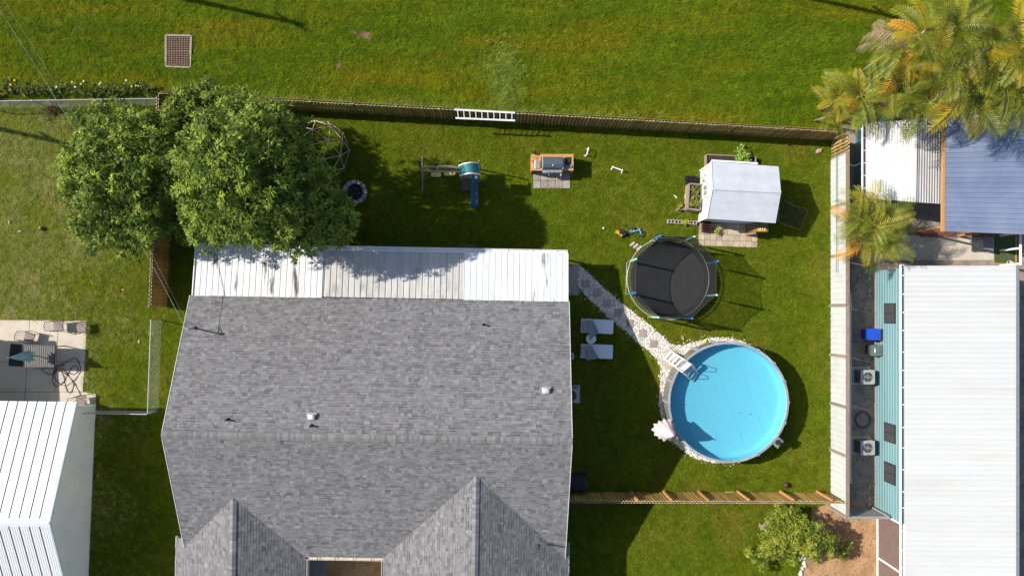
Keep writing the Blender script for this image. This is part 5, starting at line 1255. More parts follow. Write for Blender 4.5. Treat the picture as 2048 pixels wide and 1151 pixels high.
for z in (.25, .6, .95): MB().box(((a0.x + a1.x) / 2, a0.y + .32, z), (.68, .60, .03)).obj('shelf', BRN, bn)
for xx in (a0.x, a1.x): MB().box((xx + (.0), a0.y + .32, .5), (.03, .62, 1.0)).obj('side', BRN, bn)
for i in range(4): MB().bar((a0.x - .28, a0.y - .02 + i * .16, .02), (a0.x, a0.y - .02 + i * .16, .9), .13, .02).obj('plank', BRN, bn)
pt = thing('toy_tray', 'yellow tray of small pale toys on top of the wooden stand', 'tray', tuple(P(1510, 455, .97)))
ctr = Vector(((a0.x + a1.x) / 2 - .02, a0.y + .14, .97)); YP = mat('yellow_plastic', (.62, .34, .02), (.52, .28, .02), 4, rough=.4)
MB().box(ctr + Vector((0, 0, .03)), (.5, .22, .05)).obj('tray', YP, pt)
for i in range(3): MB().ball(ctr + Vector((-.1 + i * .12, .02, .085)), .04, 8).obj('toy', WHITE, pt)
wr = thing('wire_panel', 'rusty rod frame with dark netting leaning against the coop\'s right side', 'net frame', tuple(P(1588, 425)))
pts = [P(1564, 396, 1.0), P(1572, 404, .95), P(1590, 412, .7), P(1615, 418, .42), P(1612, 430, .40), P(1601, 459, .35), P(1580, 453, .6), P(1562, 446, .9), P(1556, 440, 1.0), P(1559, 415, 1.0)]
MB().tube(pts, .020, 6, closed=True).obj('frame', mat('copper_rod', (.22, .13, .08), (.16, .10, .065), 6, rough=.7), wr)
net = seethrough('dark_net', (.02, .025, .02), .35); MB().add(pts + [sum(pts, Vector()) / len(pts)], [(i, (i + 1) % 10, 10) for i in range(10)]).obj('netting', net, wr)
for q in (pts[3], pts[5]): MB().tube([q, Vector((q.x, q.y, 0))], .015, 6).obj('leg', MATS['copper_rod'], wr)

# ------------------------------------------------------------------ trampoline
tc = P(1336, 557, .9); TR = 82 * (CAM_H - .9) / FOC
tp_ = thing('trampoline', 'round black trampoline in a net with blue and mint padded poles', 'trampoline', (tc.x, tc.y, 0))
GALV = mat('galvanised_ring', (.44, .45, .43), (.35, .36, .35), 4, rough=.4, metal=.2)
circ = lambda r, z, n=64: [Vector((tc.x + r * math.cos(2 * PI * i / n), tc.y + r * math.sin(2 * PI * i / n), z)) for i in range(n)]
MB().tube(circ(TR, .9), .024, 8, closed=True).obj('frame_ring', GALV, tp_, smooth=True)
matm = mat('jump_mat', (.020, .020, .021), (.028, .027, .027), 3, rough=.75)
MB().lathe((tc.x, tc.y, .88), [(.001, .0), (TR - .20, .0), (TR - .18, .012), (.001, .012)], 64, caps=False).obj('jump_mat', matm, tp_)
SPR = mat('steel_spring', (.24, .25, .24), rough=.4, metal=.3)
spm = bpy.data.meshes.new('spring'); q = MB().tube([(TR - .20, 0, .885), (TR - .02, 0, .905)], .012, 5); spm.from_pydata(q.v, [], q.f); spm.materials.append(SPR)
for i in range(88): link('spring', spm, tp_, (tc.x, tc.y, 0), 2 * PI * i / 88)
BLUEF = mat('blue_foam', (.025, .16, .46), rough=.55); MINT = mat('mint_foam', (.34, .62, .50), rough=.55)
TN = 2.75; PR = TR + .05; poles = []
px_tops = [(1430, 588, 'm'), (1428, 526, 'b'), (1388, 474, 'm'), (1312, 476, 'b'), (1266, 522, 'm'), (1265, 584, 'b'), (1310, 632, 'm'), (1375, 634, 'b')]
angs = []
for (a, b, k) in px_tops:
    p = P(a, b, TN if a > 1400 else 2.0); angs.append(math.atan2(p.y - tc.y, p.x - tc.x))
a0 = angs[0]
for i in range(8):
    an = a0 + i * PI / 4; foot = Vector((tc.x + PR * math.cos(an), tc.y + PR * math.sin(an), 0)); topp = foot + Vector((0, 0, TN)); poles.append((foot, an))
    MB().tube([foot + Vector((0, 0, .3)), topp], .024, 8).obj('net_pole', GALV, tp_)
    MB().tube([foot + Vector((0, 0, 1.25)), topp + Vector((0, 0, .02))], .055, 10).obj('foam_sleeve', MINT if i % 2 == 0 else BLUEF, tp_)
    MB().ball(topp + Vector((0, 0, .05)), .055, 10).obj('pole_cap', MINT if i % 2 == 0 else BLUEF, tp_)
    if i % 2 == 0:
        f2 = Vector((tc.x + PR * math.cos(an + PI / 4), tc.y + PR * math.sin(an + PI / 4), 0)); up = Vector((0, 0, .88))
        MB().tube([foot + up, foot + Vector((0, 0, .04)), f2 + Vector((0, 0, .04)), f2 + up], .026, 8).obj('leg', GALV, tp_)
NET = seethrough('trampoline_net', (.022, .022, .024), .31)
for i in range(8):
    f, an = poles[i]; g2, an2 = poles[(i + 1) % 8]; n = 8; V = []
    for j in range(n + 1):
        t = j / n; top = (f.lerp(g2, t)) * 1.0; top.z = TN - .22 * math.sin(PI * t) ** .8 * .5; am = an + (PI / 4) * t; rb = TR - .30
        V += [Vector((tc.x + rb * math.cos(am), tc.y + rb * math.sin(am), .91)), Vector(((top.x - tc.x) * .99 + tc.x, (top.y - tc.y) * .99 + tc.y, top.z))]
    MB().add(V, [(2 * j, 2 * j + 2, 2 * j + 3, 2 * j + 1) for j in range(n)]).obj('net_panel', NET, tp_)
    MB().tube([V[2 * j + 1] for j in range(n + 1)], .018, 5).obj('net_hem', DARK, tp_)
stp = thing('step_ladder', 'three pale wooden treads lying on grass by the trampoline', 'steps', tuple(P(1271, 491)))
for k in range(3):
    a, b = P(1260 + k * 6.5, 491 + k * 4, .10), P(1269 + k * 7, 484 + k * 4, .10); MB().bar(a, b, .12, .035).obj('tread', mat('pale_wood', (.50, .42, .33), (.42, .35, .28), 4, rough=.8), stp)
MB().bar(P(1262, 488, .06), P(1279, 497, .06), .03, .04).bar(P(1266, 484, .06), P(1284, 493, .06), .03, .04).obj('stringer', MATS['pale_wood'], stp)

# kids' bike and toy mower
bk = thing('balance_bike', 'light blue child\'s bike lying on the grass above the trampoline', 'bike', tuple(P(1271, 463)))
LB = mat('light_blue_paint', (.16, .46, .68), rough=.35); c1, c2 = P(1260, 463, .08), P(1282, 467, .08)
for c in (c1, c2):
    wv_ = [c + Vector((.17 * math.cos(2 * PI * i / 24), .17 * math.sin(2 * PI * i / 24), .03 * math.cos(2 * PI * i / 24))) for i in range(24)]
    wh = MB().tube(wv_, .026, 6, closed=True).obj('wheel', DARK, bk); sp_ = MB()
    for k in range(6): sp_.tube([c, wv_[k * 4]], .006, 4)
    sp_.lathe(c + Vector((0, 0, -.03)), [(.025, 0), (.025, .06)], 8).obj('spokes', GREYM, wh)
f0, f1, f2 = P(1267, 461, .13), P(1278, 456, .13), P(1279.5, 463, .12)
MB().tube([c1 + Vector((0, 0, .04)), P(1268, 463, .12), P(1278, 459, .13)], .028, 7).tube([P(1268, 463, .12), P(1268.5, 458, .12)], .022, 7).tube([f1, c2 + Vector((0, 0, .04))], .026, 7).tube([c1 + Vector((0, 0, .05)), P(1262, 459, .1), P(1268, 460, .12)], .018, 6).obj('frame', LB, bk)
MB().tube([P(1275, 455.5, .2), P(1281.5, 456.5, .1)], .018, 6).obj('handlebar', LB, bk); MB().box(P(1268.5, 457, .13), (.08, .16, .06)).obj('saddle', DARK, bk)
mw = thing('toy_truck', 'yellow and black toy truck on the grass beside the blue bike', 'toy truck', tuple(P(1241, 467)))
R = Matrix.Rotation(math.radians(-32), 3, 'Z'); c = P(1241, 467)
def tb(o, d, n, m): return MB().box(c + R @ Vector(o), d, M=R).obj(n, m, mw)
tb((-.08, -.05, .14), (.42, .20, .12), 'body', YP); tb((.06, .07, .20), (.34, .22, .16), 'cab', DARK); tb((-.16, -.10, .22), (.2, .1, .06), 'hopper', YP); tb((.02, .1, .30), (.14, .14, .04), 'roof', DARK); tb((-.05, .0, .215), (.06, .05, .03), 'light', WHITE)
for i in (-.16, .13):
    for j in (-.13, .15): q = c + R @ Vector((i, j, .08)); ax = R @ Vector((0, .035, 0)); MB().tube([q - ax, q + ax], .08, 12).obj('wheel', DARK, mw)
def ball(label, px, py, r, m): return tag(MB().ball(P(px, py, r), r, 14).obj('ball', m, smooth=True), label, 'ball')
ball('small white ball on the lawn above the patio cover\'s right end', 1207, 456, .06, WHITE)
ball('yellow ball resting on the gravel at the pool\'s upper edge', 1411, 681, .09, mat('yellow_ball', (.60, .60, .03), rough=.5))
ball('dark brown ball on the lawn above the lower fence', 1572, 969, .15, mat('brown_ball', (.05, .035, .028), rough=.6))
ball('tan ball with a dark side on the neighbour\'s lawn', 82, 456, .13, mat('tan_ball', (.36, .24, .08), (.10, .07, .04), 5, rough=.6))
ball('small black ball near the fence above the coop', 1577, 288, .08, DARK)
rk1 = link('fieldstone', rockmesh('fieldstone', mat('pinkish_stone', (.42, .32, .27), (.30, .22, .19), 6, rough=.9), .16, .6), None, P(1637, 302, .06)); rk1.scale = (1.4, .8, 1); rk1.rotation_euler = (0, 0, .6); tag(rk1, 'oblong pinkish stone on the lawn near the upper right corner', 'stone')

# ------------------------------------------------------------------ pool
ZP = 1.30; pc = P(1457, 804, ZP); RP = 3.265
pool = thing('swimming_pool', 'round above-ground pool of bright blue water with a grey wall', 'pool', (pc.x, pc.y, 0))
WALLM = mat('pool_wall', (.20, .185, .17), (.13, .12, .11), 2.2, rough=.7, rnd=.06, stretch=(1, 1, .2)); RIMM = mat('pool_rim', (.32, .33, .35), (.24, .25, .27), 3, rough=.45, rnd=.12)
LINER = mat('pool_liner', (.20, .47, .58), (.175, .445, .56), 3.5, rough=.6, bump=.15, bscale=8)
def ring(r0, r1, z0, z1, a0=0, a1=2 * PI, n=96, closed=True):
    m = MB(); V, F = [], []
    for i in range(n + (0 if closed else 1)):
        a = a0 + (a1 - a0) * i / n; c_, s_ = math.cos(a), math.sin(a)
        V += [(pc.x + r * c_, pc.y + r * s_, z) for r, z in ((r0, z0), (r1, z0), (r1, z1), (r0, z1))]
    L_ = n if closed else n
    for i in range(L_):
        j = (i + 1) % n if closed else i + 1
        F += [(4 * i + k, 4 * j + k, 4 * j + (k + 1) % 4, 4 * i + (k + 1) % 4) for k in range(4)]
    if not closed: F += [(0, 1, 2, 3), (4 * n + 3, 4 * n + 2, 4 * n + 1, 4 * n)]
    return m.add(V, F)
NSEG = 18
for i in range(NSEG):
    a, b = 2 * PI * i / NSEG, 2 * PI * (i + 1) / NSEG
    ring(RP - .09, RP - .04, 0, ZP - .03, a + .002, b - .002, 6, False).obj('wall_panel', WALLM, pool)
    ring(RP - .135, RP - .015, ZP - .03, ZP, a + .012, b - .012, 6, False).obj('top_rail', RIMM, pool)
    c_, s_ = math.cos(a), math.sin(a)
    MB().box((pc.x + (RP - .02) * c_, pc.y + (RP - .02) * s_, ZP / 2), (.10, .14, ZP), a).obj('upright', RIMM, pool)
    MB().box((pc.x + (RP - .075) * c_, pc.y + (RP - .075) * s_, ZP - .012), (.15, .10, .045), a).obj('joint_cap', RIMM, pool)
lin = MB(); lin.lathe((pc.x, pc.y, 0), [(.001, .50), (RP - .35, .50), (RP - .20, .54), (RP - .12, .66), (RP - .10, ZP - .02)], 96, caps=False).obj('liner', LINER, pool, smooth=True)  # floor raised so the wall's shadow narrows as if refracted by water
for i in range(-2, 3):
    xx = i * 1.25 + .2; hl = math.sqrt((RP - .36) ** 2 - xx ** 2); R_ = Matrix.Rotation(.35, 3, 'Z'); MB().bar(Vector((pc.x, pc.y, .503)) + R_ @ Vector((xx, -hl, 0)), Vector((pc.x, pc.y, .503)) + R_ @ Vector((xx, hl, 0)), .022, .006).obj('liner_seam', mat('liner_seam', (.178, .44, .555), rough=.6), bpy.data.objects['liner'])
MB().lathe((pc.x, pc.y, 1.12), [(.001, 0), (RP - .10, 0)], 96, caps=False).obj('water', water_mat(), pool)
sk = P(1556, 884, ZP - .1); an = math.atan2(sk.y - pc.y, sk.x - pc.x); R = Matrix.Rotation(an, 3, 'Z'); sc0 = Vector((pc.x + (RP + .16) * math.cos(an), pc.y + (RP + .16) * math.sin(an), ZP - .18))
sk_ = MB().box(sc0, (.34, .40, .36), M=R).obj('skimmer', GREYM, pool); MB().lathe(sc0 + Vector((0, 0, .18)), [(.15, 0), (.15, .03), (.1, .035), (.01, .035)], 14).obj('lid', DARK, sk_)
for s in (-1, 1): MB().bar(sc0 + R @ Vector((-.15, s * .22, .1)), sc0 + R @ Vector((.28, s * .22, -.05)), .07, .06).obj('bracket', ALU, sk_)
MB().tube([sc0 + R @ Vector((.1, .05, -.15)), sc0 + R @ Vector((.3, .1, -.5)), sc0 + R @ Vector((.32, .2, -1.08))], .05, 8).obj('hose', DARK, sk_)
# pool ladder
lp = thing('pool_ladder', 'white A-frame step ladder straddling the pool\'s upper left rim', 'ladder', tuple(P(1336, 708)))
o0, o1 = P(1341, 701, .03), P(1328, 717, .03); t0, t1 = P(1379, 726, 1.42), P(1361, 741, 1.42); i0, i1 = P(1391, 741, 1.0), P(1381, 756, 1.0)
for a, b in ((o0, t0), (o1, t1)): MB().bar(a, b, .06, .12).obj('side_rail', WHITE, lp)
for k in range(5):
    t = .04 + k * .205; a, b = o0.lerp(t0, t), o1.lerp(t1, t); MB().bar(a, b, .13, .035, up=(0, 0, 1)).obj('tread', WHITE, lp)
MB().slab([t0 + Vector((-.12, .06, .02)), t0 + Vector((.10, -.08, .02)), t1 + Vector((.10, -.08, .02)), t1 + Vector((-.12, .06, .02))], .05).obj('platform', WHITE, lp)
PALB = mat('pale_blue_plastic', (.50, .62, .68), (.44, .56, .62), 5, rough=.35)
e0, e1 = P(1396, 747, .55), P(1386, 762, .55)
for a, b in ((t0, e0), (t1, e1)): MB().bar(a + Vector((.03, -.03, 0)), b, .06, .09).obj('side_rail', WHITE, lp)
for k in range(4):
    t = .18 + k * .24; MB().bar(t0.lerp(e0, t), t1.lerp(e1, t), .16, .035).obj('tread', PALB, lp)
for a, b, c_ in ((o0, t0, e0), (o1, t1, e1)):
    MB().tube([a.lerp(b, .72), a.lerp(b, .85) + Vector((0, 0, .35)), b + Vector((.02, -.02, .48)), b.lerp(c_, .35) + Vector((0, 0, .52)), b.lerp(c_, .6) + Vector((0, 0, .1))], .018, 6).obj('handrail', ALU, lp)
mt = MB().prism([P(1343, 692), P(1362, 704), P(1340, 741), P(1320, 727)], .02, .055).obj('ladder_mat', mat('tan_mat', (.42, .36, .26), (.36, .31, .23), 4, rough=.9)); tag(mt, 'tan rubber mat on the gravel under the pool ladder', 'mat')
# half-folded umbrella at the pool
def umbrella(label, base, top, zt, zb, r, m, ex=(0, 0), n=16, depth=.35, open_=1.0):
    t = thing('patio_umbrella', label, 'umbrella', (base.x, base.y, 0)); ap = Vector((base.x + top[0], base.y + top[1], zt)); lo = Vector((base.x + ex[0], base.y + ex[1], zb))
    MB().tube([Vector((base.x, base.y, 0)), ap], .024, 8).obj('pole', GREYM, t); MB().lathe((base.x, base.y, 0), [(.24, 0), (.24, .05), (.06, .10), (.05, .3)], 16).obj('base', DARK, t)
    V, F = [tuple(ap)], []; k = n * 2; rings = 5
    for j in range(1, rings + 1):
        f = j / rings
        for i in range(k):
            a = 2 * PI * i / k; rr = r * f ** (.85) * (1 if i % 2 == 0 else 1 - depth * f) * (1 + .1 * math.sin(3 * a + j)); c_ = ap.lerp(lo, f); V.append((c_.x + rr * math.cos(a), c_.y + rr * math.sin(a), c_.z + (.05 * f if i % 2 else 0)))
    F = [(0, 1 + i, 1 + (i + 1) % k) for i in range(k)] + [(1 + (j - 1) * k + i, 1 + j * k + i, 1 + j * k + (i + 1) % k, 1 + (j - 1) * k + (i + 1) % k) for j in range(1, rings) for i in range(k)]
    c = MB().add(V, F).obj('canopy', m, t); md = c.modifiers.new('solid', 'SOLIDIFY'); md.thickness = .006
    MB().ball(ap + Vector((0, 0, .04)), .04, 8).obj('finial', GREYM, t); return t
umbrella('half folded pale pink umbrella at the pool\'s lower left rim', P(1322, 851), (.05, -.05), 2.7, 1.75, .62, mat('pale_pink_canvas', (.66, .56, .55), (.58, .49, .48), 3, rough=.85, trans=.2), (-.25, .1), 12, .20)

# ------------------------------------------------------------------ loungers, table and towels in the house shade
SLING = mat('grey_white_sling', (.74, .77, .81), (.68, .71, .75), 5, rough=.7)
def lounger():
    t = thing('sun_lounger', '', 'lounger', (0, 0, 0))
    for s in (-1, 1):
        MB().bar((-.55, s * .36, .30), (.90, s * .36, .30), .055, .05).obj('side_rail', WHITE, t)
        for x in (-.45, .72): MB().bar((x, s * .34, .28), (x, s * .34, 0), .05, .05).obj('leg', WHITE, t)
    MB().slab([(-.34, -.33, .315), (.88, -.33, .315), (.88, .33, .315), (-.34, .33, .315)], .02).obj('seat', SLING, t)
    MB().slab([(-.86, -.33, .55), (-.34, -.33, .315), (-.34, .33, .315), (-.86, .33, .55)], .02).obj('backrest', SLING, t)
    MB().bar((-.86, -.36, .55), (-.86, .36, .55), .05, .05).bar((.90, -.36, .30), (.90, .36, .30), .05, .05).obj('end_rail', WHITE, t)
    for s in (-1, 1): MB().bar((-.86, s * .36, .55), (-.34, s * .36, .315), .04, .04).obj('back_rail', WHITE, t)
    return t
l1 = lounger(); l1['label'] = 'upper white sun lounger whose towel hangs onto the side table'; l1['group'] = 'sun loungers in the house shade'
p = P(1193, 652, .3); l1.location = (p.x, p.y, 0); l1.rotation_euler = (0, 0, -.05)
p = P(1192, 702, .3); dup(l1, (p.x, p.y, 0), -.04, 'lower white sun lounger with a towel thrown across its back end')
CUSH = mat('grey_pattern_towel', (.30, .33, .34), (.15, .17, .18), 26, rough=.95, contrast=(.45, .55))
CUSH2 = mat('grey_headrest', (.34, .36, .37), (.24, .26, .27), 22, rough=.95)
def cloth(label, cat, name, quad, m, n=10, amp=.02):
    V = []
    for i in range(n + 1):
        for j in range(n + 1):
            u, v = i / n, j / n; p = (quad[0] * (1 - u) + quad[1] * u) * (1 - v) + (quad[3] * (1 - u) + quad[2] * u) * v
            V.append((p.x, p.y, p.z + amp * math.sin(7 * u + 3 * v) + amp * .6 * math.sin(11 * v - 2 * u)))
    o = MB().add(V, [(i * (n + 1) + j, (i + 1) * (n + 1) + j, (i + 1) * (n + 1) + j + 1, i * (n + 1) + j + 1) for i in range(n) for j in range(n)]).obj(name, m, smooth=True); md = o.modifiers.new('solid', 'SOLIDIFY'); md.thickness = .012
    return tag(o, label, cat)
cloth('grey patterned towel sliding off the upper lounger onto the table', 'towel', 'towel', [P(1177, 640, .60), P(1186, 640, .50), P(1197, 664, .48), P(1180, 680, .58)], CUSH, amp=.012)
bpy.data.objects['towel'].data.vertices[0].co.z += .0
cloth('grey patterned towel thrown across the lower lounger', 'towel', 'towel', [P(1175, 690, .62), P(1182, 690, .52), P(1198, 716, .46), P(1172, 721, .52)], CUSH, amp=.012)
def hr(label, px, py):
    c = P(px, py, .56); R = Matrix.Rotation(.42, 3, 'Y'); m = MB()
    tag(MB().box(c, (.34, .60, .06), M=R).box(c + Vector((0, 0, .035)), (.28, .54, .03), M=R).obj('head_cushion', CUSH2), label, 'cushion')
hr('grey head cushion on the upper sun lounger', 1170, 652); hr('grey head cushion on the lower sun lounger', 1167, 702)
tbx = thing('side_table', 'small round white table between the two loungers', 'side table', tuple(P(1182, 678)))
c = P(1182, 677, .48); MB().lathe(c, [(.01, 0), (.27, 0), (.28, .02), (.27, .035), (.01, .035)], 20).obj('table_top', WHITE2, tbx)
for k in range(3): a = 2 * PI * k / 3; MB().bar(c + Vector((.15 * math.cos(a), .15 * math.sin(a), 0)), Vector((c.x + .22 * math.cos(a), c.y + .22 * math.sin(a), 0)), .04, .04).obj('leg', WHITE2, tbx)
dsp = thing('hose_bib_pipe', 'thin white bent pipe by the house wall left of the loungers', 'pipe', tuple(P(1143, 712)))
MB().tube([P(1138, 707, .6), P(1146.5, 707, .6), P(1146, 717, .6)], .035, 7).obj('pipe', WHITE, dsp); MB().tube([P(1146, 717, .6), Vector((*P(1146, 717, .6)[:2], 0))], .035, 7).obj('stem', WHITE, dsp)

# ------------------------------------------------------------------ air conditioners, bins
ACM = mat('ac_cabinet', (.40, .41, .41), (.33, .34, .34), 4, rough=.5, metal=.2)
def ac_unit():
    t = thing('air_conditioner', '', 'air conditioner', (0, 0, 0)); s = .74; h = .72
    MB().box((0, 0, .05), (1.05, 1.0, .10)).obj('pad', CONC, t)
    MB().box((0, 0, .10 + h / 2), (s - .06, s - .06, h)).obj('core', DARK, t)
    for i in range(9):
        for (cx, cy, dx, dy) in ((0, s / 2, s, .02), (0, -s / 2, s, .02), (s / 2, 0, .02, s), (-s / 2, 0, .02, s)): pass
    fins = MB()
    for k in range(14):
        q = -s / 2 + .03 + k * (s - .06) / 13
        for (cx, cy) in ((q, s / 2), (q, -s / 2), (s / 2, q), (-s / 2, q)): fins.box((cx, cy, .10 + h / 2), (.018, .018, h - .04))
    fins.obj('side_grille', ACM, t, kind='stuff')
    for cx in (-1, 1):
        for cy in (-1, 1): MB().box((cx * (s / 2 - .02), cy * (s / 2 - .02), .10 + h / 2), (.07, .07, h)).obj('corner_post', ACM, t)
    n = 28; V, F = [], []; z = .10 + h; hs = s / 2 + .015
    for i in range(n):
        a = 2 * PI * i / n; c_, s_ = math.cos(a), math.sin(a); k = hs / max(abs(c_), abs(s_)); V += [(.27 * c_, .27 * s_, z + .03), (c_ * k, s_ * k, z + .02), (c_ * k, s_ * k, z - .05), (.27 * c_, .27 * s_, z - .06)]
    for i in range(n):
        j = (i + 1) % n; F += [(4 * i + q, 4 * i + (q + 1) % 4, 4 * j + (q + 1) % 4, 4 * j + q) for q in range(4)]
    MB().add(V, F).obj('top_cover', ACM, t)
    for k in range(3):
        a = 2 * PI * k / 3 + .4; m = MB(); u, v = Vector((math.cos(a), math.sin(a), 0)), Vector((-math.sin(a), math.cos(a), 0)); c = Vector((0, 0, z - .06))
        m.slab([c + u * .05 - v * .04, c + u * .24 - v * .10 + Vector((0, 0, .03)), c + u * .24 + v * .10 - Vector((0, 0, .03)), c + u * .05 + v * .04], .006).obj('fan_blade', ALU, t)
    gr_ = MB()
    for r in (.09, .15, .21): gr_.tube([(r * math.cos(2 * PI * i / 20), r * math.sin(2 * PI * i / 20), z + .02) for i in range(20)], .005, 4, closed=True)
    for k in range(8): gr_.tube([(.03 * math.cos(k * PI / 4), .03 * math.sin(k * PI / 4), z + .02), (.27 * math.cos(k * PI / 4), .27 * math.sin(k * PI / 4), z + .02)], .005, 4)
    gr_.lathe((0, 0, z + .01), [(.05, 0), (.05, .02)], 10).obj('fan_guard', GREYM, t); return t
ac = ac_unit(); ac['label'] = 'grey air conditioner on a pad below the green bin, teal home\'s side'; ac['group'] = 'outdoor air conditioners'
p = P(1733, 753, .7); ac.location = (p.x, p.y, 0)
for i, (ax, ay, rz, lb) in enumerate(((1733, 894, 0, 'grey air conditioner on a pad between the teal home\'s lower two windows'), (1143, 790, 0, 'grey air conditioner in shade half under the shingled roof\'s right eave'))):
    p = P(ax, ay, .7); d_ = dup(ac, (p.x, p.y, 0), rz, lb)
def bin_(label, px, py, m, lidm, w=.56, d=.62, h=.95, handle=False):
    c = P(px, py, h * .9); c.z = 0; t = thing('wheelie_bin', label, 'bin', tuple(c)); b = MB(); V = []
    for z, k in ((.06, .78), (h, 1.0)): V += [(c.x + sx * d / 2 * k, c.y + sy * w / 2 * k, z) for sx, sy in ((-1, -1), (1, -1), (1, 1), (-1, 1))]
    b.add(V, [(3, 2, 1, 0), (4, 5, 6, 7)] + [(i, (i + 1) % 4, 4 + (i + 1) % 4, 4 + i) for i in range(4)]).obj('body', m, t)
    lid = MB().slab([(c.x - d / 2 - .03, c.y - w / 2 - .02, h + .03), (c.x + d / 2 - .04, c.y - w / 2 - .02, h + .07), (c.x + d / 2 - .04, c.y + w / 2 + .02, h + .07), (c.x - d / 2 - .03, c.y + w / 2 + .02, h + .03)], .035).obj('lid', lidm, t)
    MB().box((c.x - .02, c.y, h + .075), (d * .5, w * .5, .02)).obj('lid_panel', lidm, lid)
    MB().tube([(c.x + d / 2 + .06, c.y - w / 2, h - .02), (c.x + d / 2 + .06, c.y + w / 2, h - .02)], .022, 8).obj('handle', DARK if not handle else ALU, t)
    for s in (-1, 1): MB().tube([(c.x + d / 2 - .02, c.y + s * (w / 2 - .02), .12), (c.x + d / 2 - .02, c.y + s * (w / 2 + .03), .12)], .12, 12).obj('wheel', DARK, t)
    if handle: MB().tube([(c.x - .12, c.y - .14, h + .07), (c.x - .16, c.y - .12, h + .12), (c.x - .16, c.y + .12, h + .12), (c.x - .12, c.y + .14, h + .07)], .016, 6).obj('lid_handle', ALU, lid)
    return t
BINB = mat('blue_bin', (.015, .07, .48), (.012, .055, .40), 3, rough=.45); BINY = mat('mustard_rim', (.40, .28, .05), rough=.5)
bb_ = bin_('bright blue recycling bin with its dark open front by the teal wall', 1747, 668, BINB, BINB, .58, .66); cB = Vector(bb_.location)
MB().box((cB.x + .33, cB.y, .88), (.14, .66, .12)).obj('rim', BINY, bb_)
bin_('dark green bin with a pale lid handle below the blue bin', 1752, 700, mat('dark_green_bin', (.05, .075, .07), rough=.5), mat('green_bin_lid', (.095, .125, .12), rough=.45), .56, .62, .8, True)
hs = thing('garden_hose', 'dark garden hose coiled in rings on the dirt by the fence', 'hose', tuple(P(1725, 838)))
c = P(1725, 838); hp = [c + Vector(((.36 + .16 * (i % 5) / 5) * math.cos(i * .3), (.38 + .2 * (i % 7) / 7) * math.sin(i * .3), .03 + .0006 * i)) for i in range(126)]
hp = [c + Vector(((.34 + .24 * i / 140) * math.cos(i * .26), (.36 + .26 * i / 140) * math.sin(i * .26), .03 + .02 * (i % 3) / 3)) for i in range(75)]
MB().tube(hp, .014, 5).obj('coil', mat('dark_hose', (.10, .095, .09), rough=.6), hs)
dbx = thing('covered_grill', 'black covered box tucked under the eave above the lower fence', 'grill cover', tuple(P(1156, 966)))
c = P(1156, 966, .8); V = []
for z, k in ((0, 1.05), (.75, 1.0), (.92, .8)): V += [(c.x + sx * .47 * k, c.y + sy * .38 * k, z) for sx, sy in ((-1, -1), (1, -1), (1, 1), (-1, 1))]
MB().add(V, [(8, 9, 10, 11)] + [(4 * q + i, 4 * q + (i + 1) % 4, 4 * q + 4 + (i + 1) % 4, 4 * q + 4 + i) for q in (0, 1) for i in range(4)]).obj('cover', mat('black_cover', (.035, .033, .045), (.025, .024, .032), 5, rough=.7), dbx)
MB().box((c.x + .50, c.y, .5), (.02, .3, .05)).obj('strap', GREYM, dbx)
tag(MB().bar(P(1450, 983.5, .05), P(1467, 984, .05), .10, .08).bar(P(1450, 983.5, .11), P(1458, 984, .11), .06, .04).obj('green_toy', mat('lime_toy', (.20, .42, .05), rough=.5)), 'small lime green toy lying along the foot of the lower fence', 'toy')
pk = thing('plank_bench', 'weathered plank bench at the left of the small yellowing tree', 'bench', tuple(P(1532, 1049)))
MB().bar(P(1520, 1056, .42), P(1545, 1042, .42), .26, .05).obj('seat', GWOOD, pk)
for q in (P(1524, 1053, .4), P(1541, 1044, .4)): MB().box((q.x, q.y, .2), (.08, .2, .4)).obj('leg', GWOOD, pk)

# ------------------------------------------------------------------ beside the carport
tbk = thing('work_table', 'grey flat table on the pale concrete slab below the carport', 'table', tuple(P(1975, 488)))
GRT = mat('grey_table', (.20, .205, .22), (.16, .165, .18), 4, rough=.7)
q = [P(1967, 475, .72), P(1987, 475, .72), P(1987, 501, .72), P(1967, 497, .72)]; MB().slab(q, .05).obj('table_top', GRT, tbk)
for v in q: v2 = v + (sum(q, Vector()) / 4 - v) * .15; MB().bar(Vector((v2.x, v2.y, 0)), Vector((v2.x, v2.y, .67)), .05, .05).obj('leg', GRT, tbk)
ch = thing('folding_chair', 'folded chair frame lying on the slab left of the grey table', 'chair', tuple(P(1950, 480)))
for a, b in (((1944, 481), (1956, 474)), ((1947, 484), (1960, 477)), ((1944, 481), (1947, 484)), ((1956, 474), (1960, 477))): MB().tube([P(*a, .2), P(*b, .35)], .02, 6).obj('frame_tube', GREYM, ch)
for a in ((1945, 482), (1958, 476)): MB().tube([P(*a, .3), Vector((*P(*a, .3)[:2], 0))], .02, 6).obj('leg', GREYM, ch)
vf = thing('vinyl_fence', 'white vinyl fence line at the right edge above the white roof', 'fence', tuple(P(2041, 498)))
for i in range(3): p = P(2040 + i * .3, 465 + i * 31, 1.5); MB().box((p.x, p.y, .75), (.1, .1, 1.5)).obj('post', WHITE, vf)
a, b = P(2041, 463, 1.5), P(2041, 530, 1.5); MB().box((a.x, (a.y + b.y) / 2, 1.5), (.10, a.y - b.y, .05)).obj('top_rail', WHITE, vf)
tp2 = thing('timber_edge', 'thin pale timber strip laid along the right side of the green turf', 'timber', tuple(P(2031, 500)))
MB().bar(P(2032, 470, .06), P(2032, 525, .06), .05, .05).obj('strip', TWOOD, tp2); MB().bar(P(1988, 527, .06), P(2036, 528, .06), .08, .06).obj('sleeper', TWOOD, tp2)
